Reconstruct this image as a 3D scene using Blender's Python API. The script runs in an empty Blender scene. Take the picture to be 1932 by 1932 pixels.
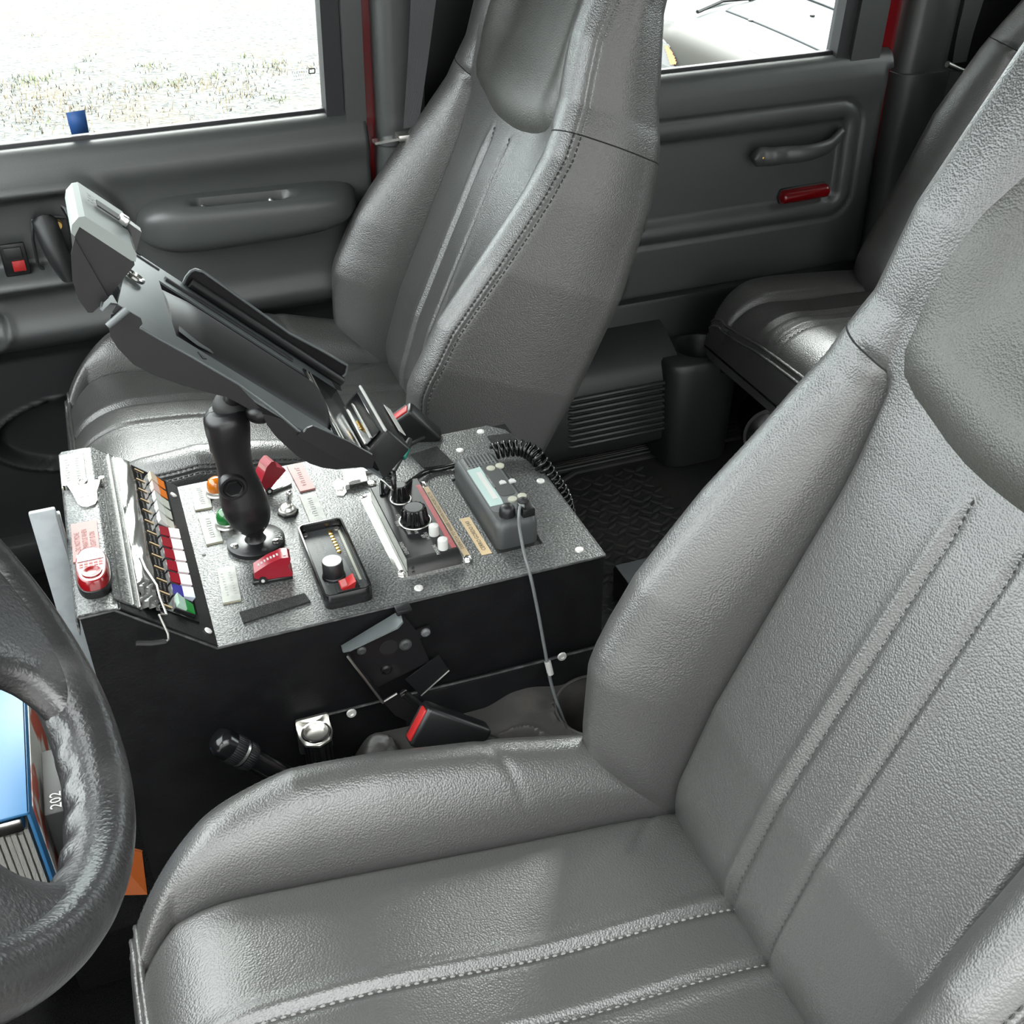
import bpy, bmesh, math, random
import numpy as np
from mathutils import Matrix, Vector

random.seed(7); RNG = np.random.default_rng(7)
SC = bpy.context.scene
COL = SC.collection

# ------------------------------------------------------------------ camera
# world: +x towards the back of the truck, +y towards the passenger side, z up; metres
FPX, IMG = 2230.0, 1932.0
CAM_X = np.array([0.936948, -0.207566, 0.281149])     # how each world axis reads in camera space (right, down, forward)
CAM_Y = np.array([-0.349080, -0.517966, 0.780932])
CAM_Z = np.array([-0.016469, -0.829836, -0.557764])
CW = np.stack([CAM_X, CAM_Y, CAM_Z], 1)
CPOS = np.array([-0.0955, -1.1042, 1.3552])
cd = bpy.data.cameras.new('camera'); cam = bpy.data.objects.new('camera', cd); COL.objects.link(cam)
cd.sensor_width = 36.0; cd.lens = 36.0 * FPX / IMG; cd.clip_start = 0.02; cd.clip_end = 300
m = Matrix.Identity(4)
for i in range(3):
    m[i][0] = CW[0, i]; m[i][1] = -CW[1, i]; m[i][2] = -CW[2, i]; m[i][3] = CPOS[i]
cam.matrix_world = m
SC.camera = cam

# ------------------------------------------------------------------ sky and exposure
wd = bpy.data.worlds.new('overcast_sky'); SC.world = wd; wd.use_nodes = True
wn = wd.node_tree.nodes; wl = wd.node_tree.links
bg = wn['Background']; bg.inputs['Strength'].default_value = 1.0
tc = wn.new('ShaderNodeTexCoord'); sx = wn.new('ShaderNodeSeparateXYZ'); rp = wn.new('ShaderNodeValToRGB')
wl.new(tc.outputs['Generated'], sx.inputs[0]); wl.new(sx.outputs['Z'], rp.inputs[0]); wl.new(rp.outputs[0], bg.inputs['Color'])
rp.color_ramp.elements[0].position = 0.0; rp.color_ramp.elements[0].color = (0.90, 0.95, 0.96, 1)
rp.color_ramp.elements[1].position = 0.9; rp.color_ramp.elements[1].color = (0.98, 1.0, 1.0, 1)
sd = bpy.data.lights.new('sun', 'SUN'); sd.energy = 3.2; sd.angle = math.radians(60); sd.color = (1.0, 0.98, 0.95)
sun = bpy.data.objects.new('sun', sd); COL.objects.link(sun)
sun.rotation_euler = Vector((-0.40, -0.75, -0.90)).to_track_quat('-Z', 'Y').to_euler()
SC.view_settings.view_transform = 'Standard'; SC.view_settings.look = 'None'
SC.view_settings.gamma = 1.0; SC.view_settings.use_curve_mapping = False
SC.view_settings.exposure = 3.0
SC.cycles.max_bounces = 6; SC.cycles.diffuse_bounces = 3; SC.cycles.glossy_bounces = 3; SC.cycles.transmission_bounces = 3; SC.cycles.transparent_max_bounces = 8
SC.cycles.adaptive_threshold = 0.03
SC.cycles.caustics_reflective = False; SC.cycles.caustics_refractive = False

# ------------------------------------------------------------------ helpers
def ray(px, py):
    return CW.T @ np.array([(px - IMG / 2) / FPX, (py - IMG / 2) / FPX, 1.0])
def at(px, py, axis, val):                     # a measured point of the photograph on the plane x / y / z = val
    d = ray(px, py); return CPOS + d * ((val - CPOS[axis]) / d[axis])
def atz(px, py, z): return at(px, py, 2, z)
def aty(px, py, y): return at(px, py, 1, y)
def atd(px, py, dep): return CPOS + ray(px, py) * dep
def lerp(x, xs, ys): return np.interp(x, xs, ys)
def smooth(x, a, b):
    t = np.clip((np.asarray(x, float) - a) / (b - a), 0, 1); return t * t * (3 - 2 * t)
def frame(o, ex, ey, ez):
    M = Matrix.Identity(4)
    for i in range(3): M[i][0] = ex[i]; M[i][1] = ey[i]; M[i][2] = ez[i]; M[i][3] = o[i]
    return M
def unit(v): v = np.asarray(v, float); return v / np.linalg.norm(v)
def basis(d):
    d = unit(d); a = np.array([0, 0, 1.0]) if abs(d[2]) < 0.9 else np.array([1.0, 0, 0])
    u = unit(np.cross(a, d)); return u, np.cross(d, u), d

class MB:
    def __init__(s): s.v = []; s.f = []
    def add(s, vs, fs, M=None):
        b = len(s.v)
        if M is not None: vs = [tuple(M @ Vector(tuple(map(float, p)))) for p in vs]
        s.v += [tuple(map(float, p)) for p in vs]; s.f += [tuple(b + i for i in f) for f in fs]; return s
    def box(s, c, sz, M=None, bev=0, seg=2):
        bm = bmesh.new(); bmesh.ops.create_cube(bm, size=1)
        for v in bm.verts: v.co = Vector((v.co.x * sz[0], v.co.y * sz[1], v.co.z * sz[2]))
        if bev: bmesh.ops.bevel(bm, geom=bm.edges[:], offset=bev, segments=seg, profile=0.5, affect='EDGES')
        for v in bm.verts: v.co += Vector(tuple(map(float, c)))
        bm.verts.index_update(); vs = [tuple(v.co) for v in bm.verts]; fs = [tuple(v.index for v in f.verts) for f in bm.faces]
        bm.free(); return s.add(vs, fs, M)
    def box2(s, a, b, bev=0, M=None, seg=2):
        a = np.array(a, float); b = np.array(b, float)
        return s.box((a + b) / 2, np.abs(b - a), M, bev, seg)
    def prism(s, poly, z0, z1, M=None):
        n = len(poly); vs = [(p[0], p[1], z0) for p in poly] + [(p[0], p[1], z1) for p in poly]
        fs = [tuple(range(n))[::-1], tuple(range(n, 2 * n))] + [(i, (i + 1) % n, n + (i + 1) % n, n + i) for i in range(n)]
        return s.add(vs, fs, M)
    def cyl(s, p0, p1, r0, r1=None, n=20, caps=True):
        p0 = np.array(p0, float); p1 = np.array(p1, float); r1 = r0 if r1 is None else r1
        return s.lathe([(r0, 0), (r1, np.linalg.norm(p1 - p0))], frame(p0, *basis(p1 - p0)), n, caps)
    def lathe(s, prof, M=None, n=24, caps=True):
        vs = []; fs = []
        for r, z in prof:
            for k in range(n):
                a = 2 * math.pi * k / n; vs.append((r * math.cos(a), r * math.sin(a), z))
        for i in range(len(prof) - 1):
            for k in range(n):
                k2 = (k + 1) % n; fs.append((i * n + k, i * n + k2, (i + 1) * n + k2, (i + 1) * n + k))
        if caps: fs.append(tuple(range(n))[::-1]); fs.append(tuple(range((len(prof) - 1) * n, len(prof) * n)))
        return s.add(vs, fs, M)
    def fluted(s, prof, M, lobes=12, depth=0.1, n=96):
        vs = []; fs = []
        for r, z, k in prof:
            for i in range(n):
                a = 2 * math.pi * i / n; rr = r * (1 - depth * k * (0.5 + 0.5 * math.cos(lobes * a)))
                vs.append((rr * math.cos(a), rr * math.sin(a), z))
        for j in range(len(prof) - 1):
            for i in range(n):
                i2 = (i + 1) % n; fs.append((j * n + i, j * n + i2, (j + 1) * n + i2, (j + 1) * n + i))
        fs.append(tuple(range((len(prof) - 1) * n, len(prof) * n)))
        return s.add(vs, fs, M)
    def tube(s, path, r, n=8, closed=False, flat=None, up=None):
        P = [np.array(p, float) for p in path]; N = len(P); vs = []; fs = []; u = None
        rs = r if hasattr(r, '__len__') else [r] * N
        for i in range(N):
            a = P[(i - 1) % N] if (closed or i > 0) else P[i]; b = P[(i + 1) % N] if (closed or i < N - 1) else P[i]
            t = unit(b - a)
            if up is not None: u = unit(np.cross(np.array(up, float), t))
            elif u is None: u = basis(t)[0]
            else: u = unit(u - t * (u @ t))
            w = np.cross(t, u)
            for k in range(n):
                an = 2 * math.pi * k / n
                vs.append(P[i] + rs[i] * (math.cos(an) * u + math.sin(an) * w * (flat or 1)))
        for i in range(N if closed else N - 1):
            j = (i + 1) % N
            for k in range(n): k2 = (k + 1) % n; fs.append((i * n + k, i * n + k2, j * n + k2, j * n + k))
        if not closed: fs.append(tuple(range(n))[::-1]); fs.append(tuple(range((N - 1) * n, N * n)))
        return s.add(vs, fs)
    def grid(s, G, cu=False, cv=False):
        G = np.asarray(G); R, Cc = G.shape[:2]; fs = []
        for i in range(R if cu else R - 1):
            i2 = (i + 1) % R
            for j in range(Cc if cv else Cc - 1):
                j2 = (j + 1) % Cc; fs.append((i * Cc + j, i * Cc + j2, i2 * Cc + j2, i2 * Cc + j))
        return s.add(G.reshape(-1, 3), fs)
    def sphere(s, c, r, M=None, n=20, lo=-90, hi=90):
        r = np.array(r if hasattr(r, '__len__') else [r] * 3, float); prof = []
        G = []
        for i in range(n // 2 + 1):
            a = math.radians(lo + (hi - lo) * i / (n // 2))
            G.append([(c[0] + r[0] * math.cos(a) * math.cos(2 * math.pi * k / n), c[1] + r[1] * math.cos(a) * math.sin(2 * math.pi * k / n), c[2] + r[2] * math.sin(a)) for k in range(n)])
        b = MB().grid(np.array(G), cv=True); return s.add(b.v, b.f, M)
    def build(s, name, mat, parent=None, smooth_deg=38, label=None):
        o = rootloc(parent); me = bpy.data.meshes.new(name)
        me.from_pydata([(p[0] - o[0], p[1] - o[1], p[2] - o[2]) for p in s.v], [], s.f)
        me.polygons.foreach_set('use_smooth', [True] * len(me.polygons))
        if smooth_deg is not None and smooth_deg < 179: me.set_sharp_from_angle(angle=math.radians(smooth_deg))
        me.materials.append(MAT[mat]); me.update()
        ob = bpy.data.objects.new(name, me); COL.objects.link(ob)
        if parent is not None: ob.parent = parent
        if label: ob['label'] = label
        return ob

ROOT = {}
def rootloc(p):
    while p is not None:
        if p.name in ROOT: return ROOT[p.name]
        p = p.parent
    return (0, 0, 0)
def thing(name, loc, label, cat, group=None):
    o = bpy.data.objects.new(name, None); COL.objects.link(o); o.location = tuple(map(float, loc)); o.empty_display_size = 0.05
    ROOT[o.name] = tuple(map(float, loc)); o['label'] = label; o['category'] = cat
    if group: o['group'] = group
    return o
def tag(o, label, cat, group=None, kind=None):
    o['label'] = label; o['category'] = cat
    if group: o['group'] = group
    if kind: o['kind'] = kind
    return o
def struct(name, loc=(0, 0, 0), label=None):
    o = bpy.data.objects.new(name, None); COL.objects.link(o); o.location = loc; ROOT[o.name] = tuple(loc); o['kind'] = 'structure'
    if label: o['label'] = label
    return o
_tc = {}
def textmesh(body, size):
    k = (body, size)
    if k not in _tc:
        cu = bpy.data.curves.new('txt', 'FONT'); cu.body = body; cu.size = size; cu.align_x = 'CENTER'; cu.align_y = 'CENTER'; cu.resolution_u = 2
        ob = bpy.data.objects.new('txt', cu); COL.objects.link(ob); dg = bpy.context.evaluated_depsgraph_get()
        me = bpy.data.meshes.new_from_object(ob.evaluated_get(dg))
        _tc[k] = ([tuple(v.co) for v in me.vertices], [tuple(p.vertices) for p in me.polygons])
        bpy.data.objects.remove(ob); bpy.data.meshes.remove(me); bpy.data.curves.remove(cu)
    return _tc[k]
def write(mb, body, c, size, right, up, sx=1.0):        # flat lettering lying on a surface
    vs, fs = textmesh(body, size); right = unit(right); up = unit(up); n = np.cross(right, up); c = np.array(c, float)
    mb.add([c + right * v[0] * sx + up * v[1] + n * 0.0003 for v in vs], fs); return mb
FWD = ((0, 1, 0), (-1, 0, 0))                          # lettering that reads for someone facing forward
def scribble(mb, c, length, n, right, up, h):            # worn engraving that can no longer be read
    right = unit(right); up = unit(up); nn = np.cross(right, up); c = np.array(c, float)
    for i in range(n):
        a = c + right * (i / (n - 1) - 0.5) * length; s = random.uniform(-0.25, 0.25)
        q = [a - up * h / 2 - right * h * .09, a - up * h / 2 + right * h * .09, a + up * h / 2 + right * (h * .09 + s * h), a + up * h / 2 + right * (-h * .09 + s * h)]
        mb.add([p + nn * 0.0003 for p in q], [(0, 1, 2, 3)])
        if random.random() < .6:
            b = a + up * random.choice((-.5, 0, .5)) * h
            q = [b, b + right * h * .5, b + right * h * .5 + up * h * .16, b + up * h * .16]
            mb.add([p + nn * 0.0003 for p in q], [(0, 1, 2, 3)])
    return mb

# ------------------------------------------------------------------ materials
MAT = {}
def mat(name, col, rough=0.5, metal=0.0, spec=0.5, bump=None, col2=None, cscale=8.0, cpos=(0.4, 0.6), cdetail=2, coat=0.0, trans=0.0, emit=None, sss=None, vor=None, wave=None, rough2=None):
    M_ = bpy.data.materials.new(name); M_.use_nodes = True; nt = M_.node_tree; N = nt.nodes; L = nt.links
    p = N['Principled BSDF']; p.inputs['Base Color'].default_value = (*col, 1); p.inputs['Roughness'].default_value = rough
    p.inputs['Metallic'].default_value = metal; p.inputs['Specular IOR Level'].default_value = spec
    p.inputs['Coat Weight'].default_value = coat; p.inputs['Transmission Weight'].default_value = trans
    if emit: p.inputs['Emission Color'].default_value = (*emit[0], 1); p.inputs['Emission Strength'].default_value = emit[1]
    t = N.new('ShaderNodeTexCoord')
    if col2 is not None:
        n = N.new('ShaderNodeTexNoise'); n.inputs['Scale'].default_value = cscale; n.inputs['Detail'].default_value = cdetail
        L.new(t.outputs['Object'], n.inputs['Vector']); r = N.new('ShaderNodeValToRGB'); L.new(n.outputs['Fac'], r.inputs[0])
        r.color_ramp.elements[0].position = cpos[0]; r.color_ramp.elements[0].color = (*col, 1)
        r.color_ramp.elements[1].position = cpos[1]; r.color_ramp.elements[1].color = (*col2, 1)
        L.new(r.outputs[0], p.inputs['Base Color'])
        if rough2 is not None:
            mr = N.new('ShaderNodeMapRange'); mr.inputs['From Min'].default_value = cpos[0]; mr.inputs['From Max'].default_value = cpos[1]
            mr.inputs['To Min'].default_value = rough; mr.inputs['To Max'].default_value = rough2
            L.new(n.outputs['Fac'], mr.inputs['Value']); L.new(mr.outputs[0], p.inputs['Roughness'])
    prev = None
    for kind, arg in (('noise', bump), ('vor', vor), ('wave', wave)):
        if not arg: continue
        sc, st, dist = arg[:3]
        if kind == 'noise':
            n = N.new('ShaderNodeTexNoise'); n.inputs['Scale'].default_value = sc; n.inputs['Detail'].default_value = 1.5; out = n.outputs['Fac']
        elif kind == 'vor':
            n = N.new('ShaderNodeTexVoronoi'); n.feature = 'F1'; n.inputs['Scale'].default_value = sc; out = n.outputs['Distance']
        else:
            n = N.new('ShaderNodeTexWave'); n.inputs['Scale'].default_value = sc; n.inputs['Distortion'].default_value = 6; out = n.outputs['Fac']
        L.new(t.outputs['Object'], n.inputs['Vector'])
        if kind == 'vor':
            ms = N.new('ShaderNodeMath'); ms.operation = 'MULTIPLY'; ms.inputs[1].default_value = -1.0; L.new(out, ms.inputs[0]); out = ms.outputs[0]
        b = N.new('ShaderNodeBump'); b.inputs['Strength'].default_value = st; b.inputs['Distance'].default_value = dist
        L.new(out, b.inputs['Height'])
        if prev: L.new(prev, b.inputs['Normal'])
        prev = b.outputs[0]
    if prev: L.new(prev, p.inputs['Normal'])
    MAT[name] = M_; return M_
def clear(name, col=(1, 1, 1), refl=0.06, tint=None):    # thin clear pane: mostly see-through with a faint reflection
    M_ = bpy.data.materials.new(name); M_.use_nodes = True; nt = M_.node_tree; N = nt.nodes; L = nt.links
    for n in list(N):
        if n.type == 'BSDF_PRINCIPLED': N.remove(n)
    out = [n for n in N if n.type == 'OUTPUT_MATERIAL'][0]
    tr = N.new('ShaderNodeBsdfTransparent'); tr.inputs[0].default_value = (*col, 1); gl = N.new('ShaderNodeBsdfGlossy'); gl.inputs['Roughness'].default_value = 0.03
    mx = N.new('ShaderNodeMixShader'); fr = N.new('ShaderNodeFresnel'); fr.inputs[0].default_value = 1.25
    L.new(fr.outputs[0], mx.inputs[0]); L.new(tr.outputs[0], mx.inputs[1]); L.new(gl.outputs[0], mx.inputs[2]); L.new(mx.outputs[0], out.inputs[0])
    MAT[name] = M_

mat('leather', (0.054, 0.054, 0.052), 0.34, spec=1.0, vor=(520, 0.36, 0.0010))
mat('leather_pad', (0.045, 0.045, 0.040), 0.42, spec=0.7, vor=(520, 0.36, 0.0010))
mat('thread', (0.022, 0.022, 0.022), 0.8)
mat('thread_dark', (0.008, 0.008, 0.008), 0.9)
mat('thread_light', (0.26, 0.26, 0.25), 0.8)
mat('door_plastic', (0.052, 0.056, 0.055), 0.42, spec=0.7, bump=(700, 0.22, 0.0006))
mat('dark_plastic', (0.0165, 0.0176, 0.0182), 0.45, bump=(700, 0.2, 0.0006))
mat('black_plastic', (0.0054, 0.0054, 0.0059), 0.38, bump=(900, 0.1, 0.0004))
mat('black_satin', (0.0072, 0.0072, 0.0081), 0.42, spec=0.5, bump=(500, 0.08, 0.0005))
mat('black_gloss', (0.0050, 0.0050, 0.0055), 0.18)
mat('rubber', (0.0060, 0.0060, 0.0060), 0.6)
mat('console_black', (0.0036, 0.0036, 0.0042), 0.55, spec=0.2, bump=(300, 0.35, 0.0010), col2=(0.0054, 0.0054, 0.0060), cscale=40)
mat('console_top', (0.030, 0.032, 0.032), 0.38, spec=0.6, bump=(420, 0.65, 0.0014), col2=(0.125, 0.13, 0.125), cscale=420, cpos=(0.42, 0.66), cdetail=2)
mat('console_scuff', (0.012, 0.012, 0.012), 0.6, col2=(0.07, 0.07, 0.07), cscale=90, cpos=(.45, .8), bump=(260, .3, .001))
mat('mount_black', (0.0056, 0.0052, 0.0060), 0.36, bump=(600, 0.12, 0.0005))
mat('cradle_black', (0.009, 0.0085, 0.0095), 0.40, spec=0.35, bump=(60, 0.04, 0.001))
mat('cradle_grey', (0.085, 0.094, 0.096), 0.32, col2=(0.10, 0.11, 0.112), cscale=14)  # brightened so the cradle plate carries reflected light in its colour
mat('pale_grey', (0.2100, 0.2300, 0.2200), 0.5)
mat('chrome', (0.80, 0.79, 0.76), 0.16, metal=1.0)
mat('steel', (0.62, 0.61, 0.58), 0.34, metal=1.0)
mat('bright_metal', (0.82, 0.81, 0.78), 0.4, metal=0.6)
mat('brass', (0.75, 0.48, 0.16), 0.3, metal=1.0)
mat('label_white', (0.27, 0.275, 0.25), 0.5, spec=0.3, col2=(0.22, 0.225, 0.205), cscale=70)
mat('label_pink', (0.32, 0.15, 0.14), 0.5, spec=0.3)
mat('label_edge', (0.3300, 0.3000, 0.1980), 0.6)
mat('label_tan', (0.50, 0.37, 0.21), 0.5)
mat('ink_dark', (0.035, 0.03, 0.027), 0.6)
mat('ink_grey', (0.085, 0.088, 0.08), 0.6)
mat('ink_red', (0.10, 0.025, 0.022), 0.6)
mat('ink_white', (0.3720, 0.3780, 0.3600), 0.6)
mat('red_plastic', (0.2160, 0.0080, 0.0176), 0.28)
mat('red_bright', (0.3600, 0.0180, 0.0180), 0.35)
mat('red_pale', (0.3720, 0.1200, 0.1140), 0.35)
mat('red_paint', (0.20, 0.004, 0.008), 0.22, coat=0.6)
mat('red_lens', (0.15, 0.002, 0.004), 0.22, coat=0.25)
mat('red_stripe', (0.3000, 0.0300, 0.0360), 0.45)
mat('amber_lens', (0.4125, 0.1100, 0.0055), 0.10, coat=0.7)
mat('green_lens', (0.0090, 0.1140, 0.0240), 0.10, coat=0.7)
mat('orange_lens', (0.5100, 0.1320, 0.0120), 0.25)
mat('red_switch', (0.1650, 0.0044, 0.0110), 0.18)
mat('blue_switch', (0.02, 0.016, 0.16), 0.2)
mat('green_switch', (0.0060, 0.1680, 0.0240), 0.2)
mat('clear_switch', (0.36, 0.37, 0.33), 0.25)
mat('cap_cream', (0.4440, 0.3600, 0.2820), 0.4)
mat('cap_pink', (0.4680, 0.3300, 0.3120), 0.4)
mat('cap_white', (0.4320, 0.4320, 0.4200), 0.4)
mat('cap_rose', (0.4800, 0.4080, 0.4200), 0.4)
mat('cap_blue', (0.3480, 0.3720, 0.4560), 0.4)
mat('cap_mint', (0.3000, 0.4200, 0.3480), 0.4)
mat('button_white', (0.4875, 0.4875, 0.4680), 0.4)
mat('button_ivory', (0.3720, 0.3720, 0.3000), 0.4)
mat('radio_grey', (0.0450, 0.0480, 0.0480), 0.45, bump=(800, 0.15, 0.0005))
mat('radio_face', (0.1050, 0.1120, 0.1120), 0.42, bump=(800, 0.1, 0.0004))
mat('lcd', (0.40, 0.50, 0.48), 0.2)
mat('green_label', (0.0180, 0.1560, 0.1080), 0.35)
mat('cyan_band', (0.0060, 0.2100, 0.1500), 0.35)
mat('velcro', (0.0096, 0.0096, 0.0096), 0.95, bump=(900, 1.0, 0.003), col2=(0.0210, 0.0210, 0.0210), cscale=600)
mat('tape', (0.10, 0.10, 0.095), 0.16, bump=(40, 0.3, 0.003))
mat('white_panel', (0.3000, 0.3240, 0.3360), 0.4, col2=(0.2640, 0.2880, 0.3000), cscale=60)
mat('blue_binder', (0.022, 0.11, 0.24), 0.42, spec=0.4)
mat('binder_print', (0.50, 0.50, 0.47), 0.35, col2=(0.38, 0.09, 0.06), cscale=16, cpos=(.52, .56))
mat('paper', (0.2475, 0.2430, 0.2250), 0.8, wave=(90, 0.5, 0.002))
mat('orange_card', (0.3000, 0.0650, 0.0060), 0.6)
mat('brown_leather', (0.0600, 0.0270, 0.0108), 0.8, bump=(200, .5, .003))
mat('wheel_vinyl', (0.017, 0.0165, 0.017), 0.30, spec=0.8, bump=(420, 0.45, 0.0009), col2=(0.030, 0.029, 0.029), cscale=30, cpos=(.5, .8), rough2=0.5)
mat('carpet', (0.004, 0.004, 0.004), 0.95, spec=0.1, bump=(500, 0.8, 0.004))
mat('floor_rubber', (0.0210, 0.0216, 0.0222), 0.42, bump=(400, 0.15, 0.001), col2=(0.0330, 0.0324, 0.0312), cscale=14)
mat('tray_plastic', (0.0360, 0.0348, 0.0330), 0.5, col2=(0.0720, 0.0660, 0.0600), cscale=22, cpos=(.45, .75), bump=(300, .2, .001))
mat('belt_web', (0.0510, 0.0498, 0.0528), 0.55, wave=(300, 0.25, 0.001))
mat('headliner', (0.40, 0.40, 0.39), 0.9)
mat('added_wall', (0.30, 0.30, 0.30), 0.9)
mat('blue_tape', (0.0175, 0.0750, 0.2500), 0.6)
mat('glass_frame', (0.020, 0.020, 0.022), 0.6)
mat('gold', (0.8, 0.5, 0.15), 0.25, metal=1.0)
mat('car_silver', (0.042, 0.047, 0.049), 0.5, spec=0.1)
mat('car_tan', (0.038, 0.037, 0.033), 0.5, spec=0.1)
mat('car_glass', (0.05, 0.06, 0.06), 0.3, spec=.2)
mat('car_lamp', (0.16, 0.16, 0.16), 0.3, spec=.2)
mat('blade_green', (0.085, 0.10, 0.032), 0.7)
mat('blade_brown', (0.12, 0.088, 0.045), 0.8)
clear('window_glass', (0.93, 0.96, 0.95))
# gravel: pale stones with darker gaps, brown soil drifting through
g = mat('gravel', (0.3, 0.3, 0.3), 0.9); N = g.node_tree.nodes; L = g.node_tree.links; P_ = N['Principled BSDF']
t = N.new('ShaderNodeTexCoord'); v = N.new('ShaderNodeTexVoronoi'); v.inputs['Scale'].default_value = 26; L.new(t.outputs['Object'], v.inputs['Vector'])
r1 = N.new('ShaderNodeValToRGB'); sp = N.new('ShaderNodeSeparateColor'); L.new(v.outputs['Color'], sp.inputs[0]); L.new(sp.outputs[0], r1.inputs[0])
r1.color_ramp.elements[0].position = 0.0; r1.color_ramp.elements[0].color = (0.014, 0.015, 0.0145, 1)
r1.color_ramp.elements[1].position = 0.55; r1.color_ramp.elements[1].color = (0.048, 0.0505, 0.048, 1)
n1 = N.new('ShaderNodeTexNoise'); n1.inputs['Scale'].default_value = 0.9; n1.inputs['Detail'].default_value = 8; n1.inputs['Roughness'].default_value = .72; L.new(t.outputs['Object'], n1.inputs['Vector'])
r2 = N.new('ShaderNodeValToRGB'); L.new(n1.outputs['Fac'], r2.inputs[0]); r2.color_ramp.elements[0].position = 0.51; r2.color_ramp.elements[0].color = (0, 0, 0, 1); r2.color_ramp.elements[1].position = 0.68
mx = N.new('ShaderNodeMix'); mx.data_type = 'RGBA'; L.new(r2.outputs[0], mx.inputs['Factor']); L.new(r1.outputs[0], mx.inputs['A']); mx.inputs['B'].default_value = (0.046, 0.033, 0.017, 1)
L.new(mx.outputs['Result'], P_.inputs['Base Color'])
bp = N.new('ShaderNodeBump'); bp.inputs['Strength'].default_value = .6; bp.inputs['Distance'].default_value = .02; L.new(v.outputs['Distance'], bp.inputs['Height']); L.new(bp.outputs[0], P_.inputs['Normal'])

# ================================================================== SETTING
GZ = -1.0
o = MB().add([(-40, -30, GZ), (60, -30, GZ), (60, 60, GZ), (-40, 60, GZ)], [(0, 1, 2, 3)]).build('ground', 'gravel'); o['kind'] = 'structure'; o['label'] = 'pale gravel yard outside the truck windows'

o = MB().box2((-12, -4.2, GZ), (12, -4.0, 3.2)).build('wall_light_block', 'added_wall'); o['kind'] = 'structure'; o['label'] = 'added unseen wall that cuts light from the driver side'  # wall added out of view to cut fill light from the driver side

# cab shell -----------------------------------------------------------
def slab(name, a, b, mt, bev=0.0, parent=None):
    ob = MB().box2(a, b, bev).build(name, mt, parent)
    if parent is None: ob['kind'] = 'structure'
    return ob
slab('floor', (-1.05, -0.86, 0.06), (1.75, 0.86, 0.10), 'carpet')
slab('ceiling', (-0.35, -0.80, 1.50), (1.75, 0.80, 1.54), 'headliner')
WBK = struct('wall_back', label='cab rear wall with its window')
for a, b in (((1.72, -0.86, 0.10), (1.76, 0.86, 0.92)), ((1.72, -0.86, 1.38), (1.76, 0.86, 1.50)), ((1.72, -0.86, 0.92), (1.76, -0.68, 1.38)), ((1.72, 0.68, 0.92), (1.76, 0.86, 1.38))): MB().box2(a, b).build('wall_section', 'dark_plastic', WBK)
MB().box2((1.738, -0.68, 0.92), (1.742, 0.68, 1.38)).build('rear_pane', 'window_glass', WBK)
slab('wall_front', (-1.05, -0.84, 0.10), (-1.0, 0.84, 0.86), 'dark_plastic')
wd_ = MB().prism([(-1.0, 0.40), (-0.62, 0.40), (-0.56, 0.55), (-0.57, 0.80), (-0.64, 0.87), (-1.0, 0.90)], -0.80, 0.80, frame((0, 0, 0), (1, 0, 0), (0, 0, 1), (0, -1, 0))).build('trim_1', 'dark_plastic')
wd_['kind'] = 'structure'; wd_['label'] = 'dark dashboard body ahead of the seats'
# driver side behind the open front door: rear door with its window opening
dl = struct('wall_left', label='driver side pillars beside the open doors')
for a, b in (((0.52, -0.86, 0.10), (0.60, -0.79, 1.50)), ((1.42, -0.86, 0.10), (1.72, -0.80, 1.50)), ((0.60, -0.86, 0.0), (1.42, -0.80, 0.10))):
    MB().box2(a, b).build('pillar_section', 'door_plastic', dl)
sl_ = MB().box2((-0.75, -0.88, 0.0), (0.52, -0.80, 0.09), 0.015).build('trim_2', 'red_paint'); sl_['kind'] = 'structure'; sl_['label'] = 'red painted sill under the open driver door'
# front pillars beside the windscreen
for s, n in ((-1, 'trim_3'), (1, 'trim_4')):
    q = MB().tube([(-1.0, s * 0.80, 0.86), (-0.35, s * 0.74, 1.50)], 0.05, 10).build(n, 'door_plastic'); q['kind'] = 'structure'
ws = struct('window_3', label='windscreen')
MB().add([(-1.0, -0.78, 0.87), (-1.0, 0.78, 0.87), (-0.35, 0.72, 1.5), (-0.35, -0.72, 1.5)], [(0, 1, 2, 3)]).build('pane', 'window_glass', ws)

def rsdf(x, z, cx, cz, hx, hz, r):
    dx = np.abs(x - cx) - hx + r; dz = np.abs(z - cz) - hz + r
    return np.hypot(np.maximum(dx, 0), np.maximum(dz, 0)) + np.minimum(np.maximum(dx, dz), 0) - r
def gauss(d, s): return np.exp(-(d / s) ** 2)

# door skins ----------------------------------------------------------
def door_skin(x0, x1, nx, fn, root, zlow=0.14, zsplit=None):
    top = [(0.846, 0.826), (0.838, 0.8305), (0.828, 0.831), (0.817, 0.828), (0.809, 0.8215), (0.804, 0.812), (0.801, 0.802)]
    xs = np.linspace(x0, x1, nx); zs = np.linspace(0.794, zlow, 130)
    rows = []
    for (y, z) in top: rows.append(np.stack([xs, np.full(nx, y), np.full(nx, z)], 1))
    for z in zs: rows.append(np.stack([xs, 0.80 + fn(xs, np.full(nx, z)), np.full(nx, z)], 1))
    G = np.array(rows)
    e = G[:, -1:].copy(); e[:, :, 1] = 0.87; e[:, :, 0] += 0.004
    k = G[:, -1:].copy(); k[:, :, 0] += 0.003; k[:, :, 1] += 0.004
    G = np.concatenate([G, k, e], 1)
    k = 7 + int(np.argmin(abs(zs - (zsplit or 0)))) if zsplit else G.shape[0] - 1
    if zsplit: MB().grid(G[k:]).build('lower_panel', 'dark_plastic', root, 179)  # dark plastic below the split, with footwell shade put into its colour
    return MB().grid(G[:k + 1]).build('door_skin', 'door_plastic', root, 179)
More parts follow.
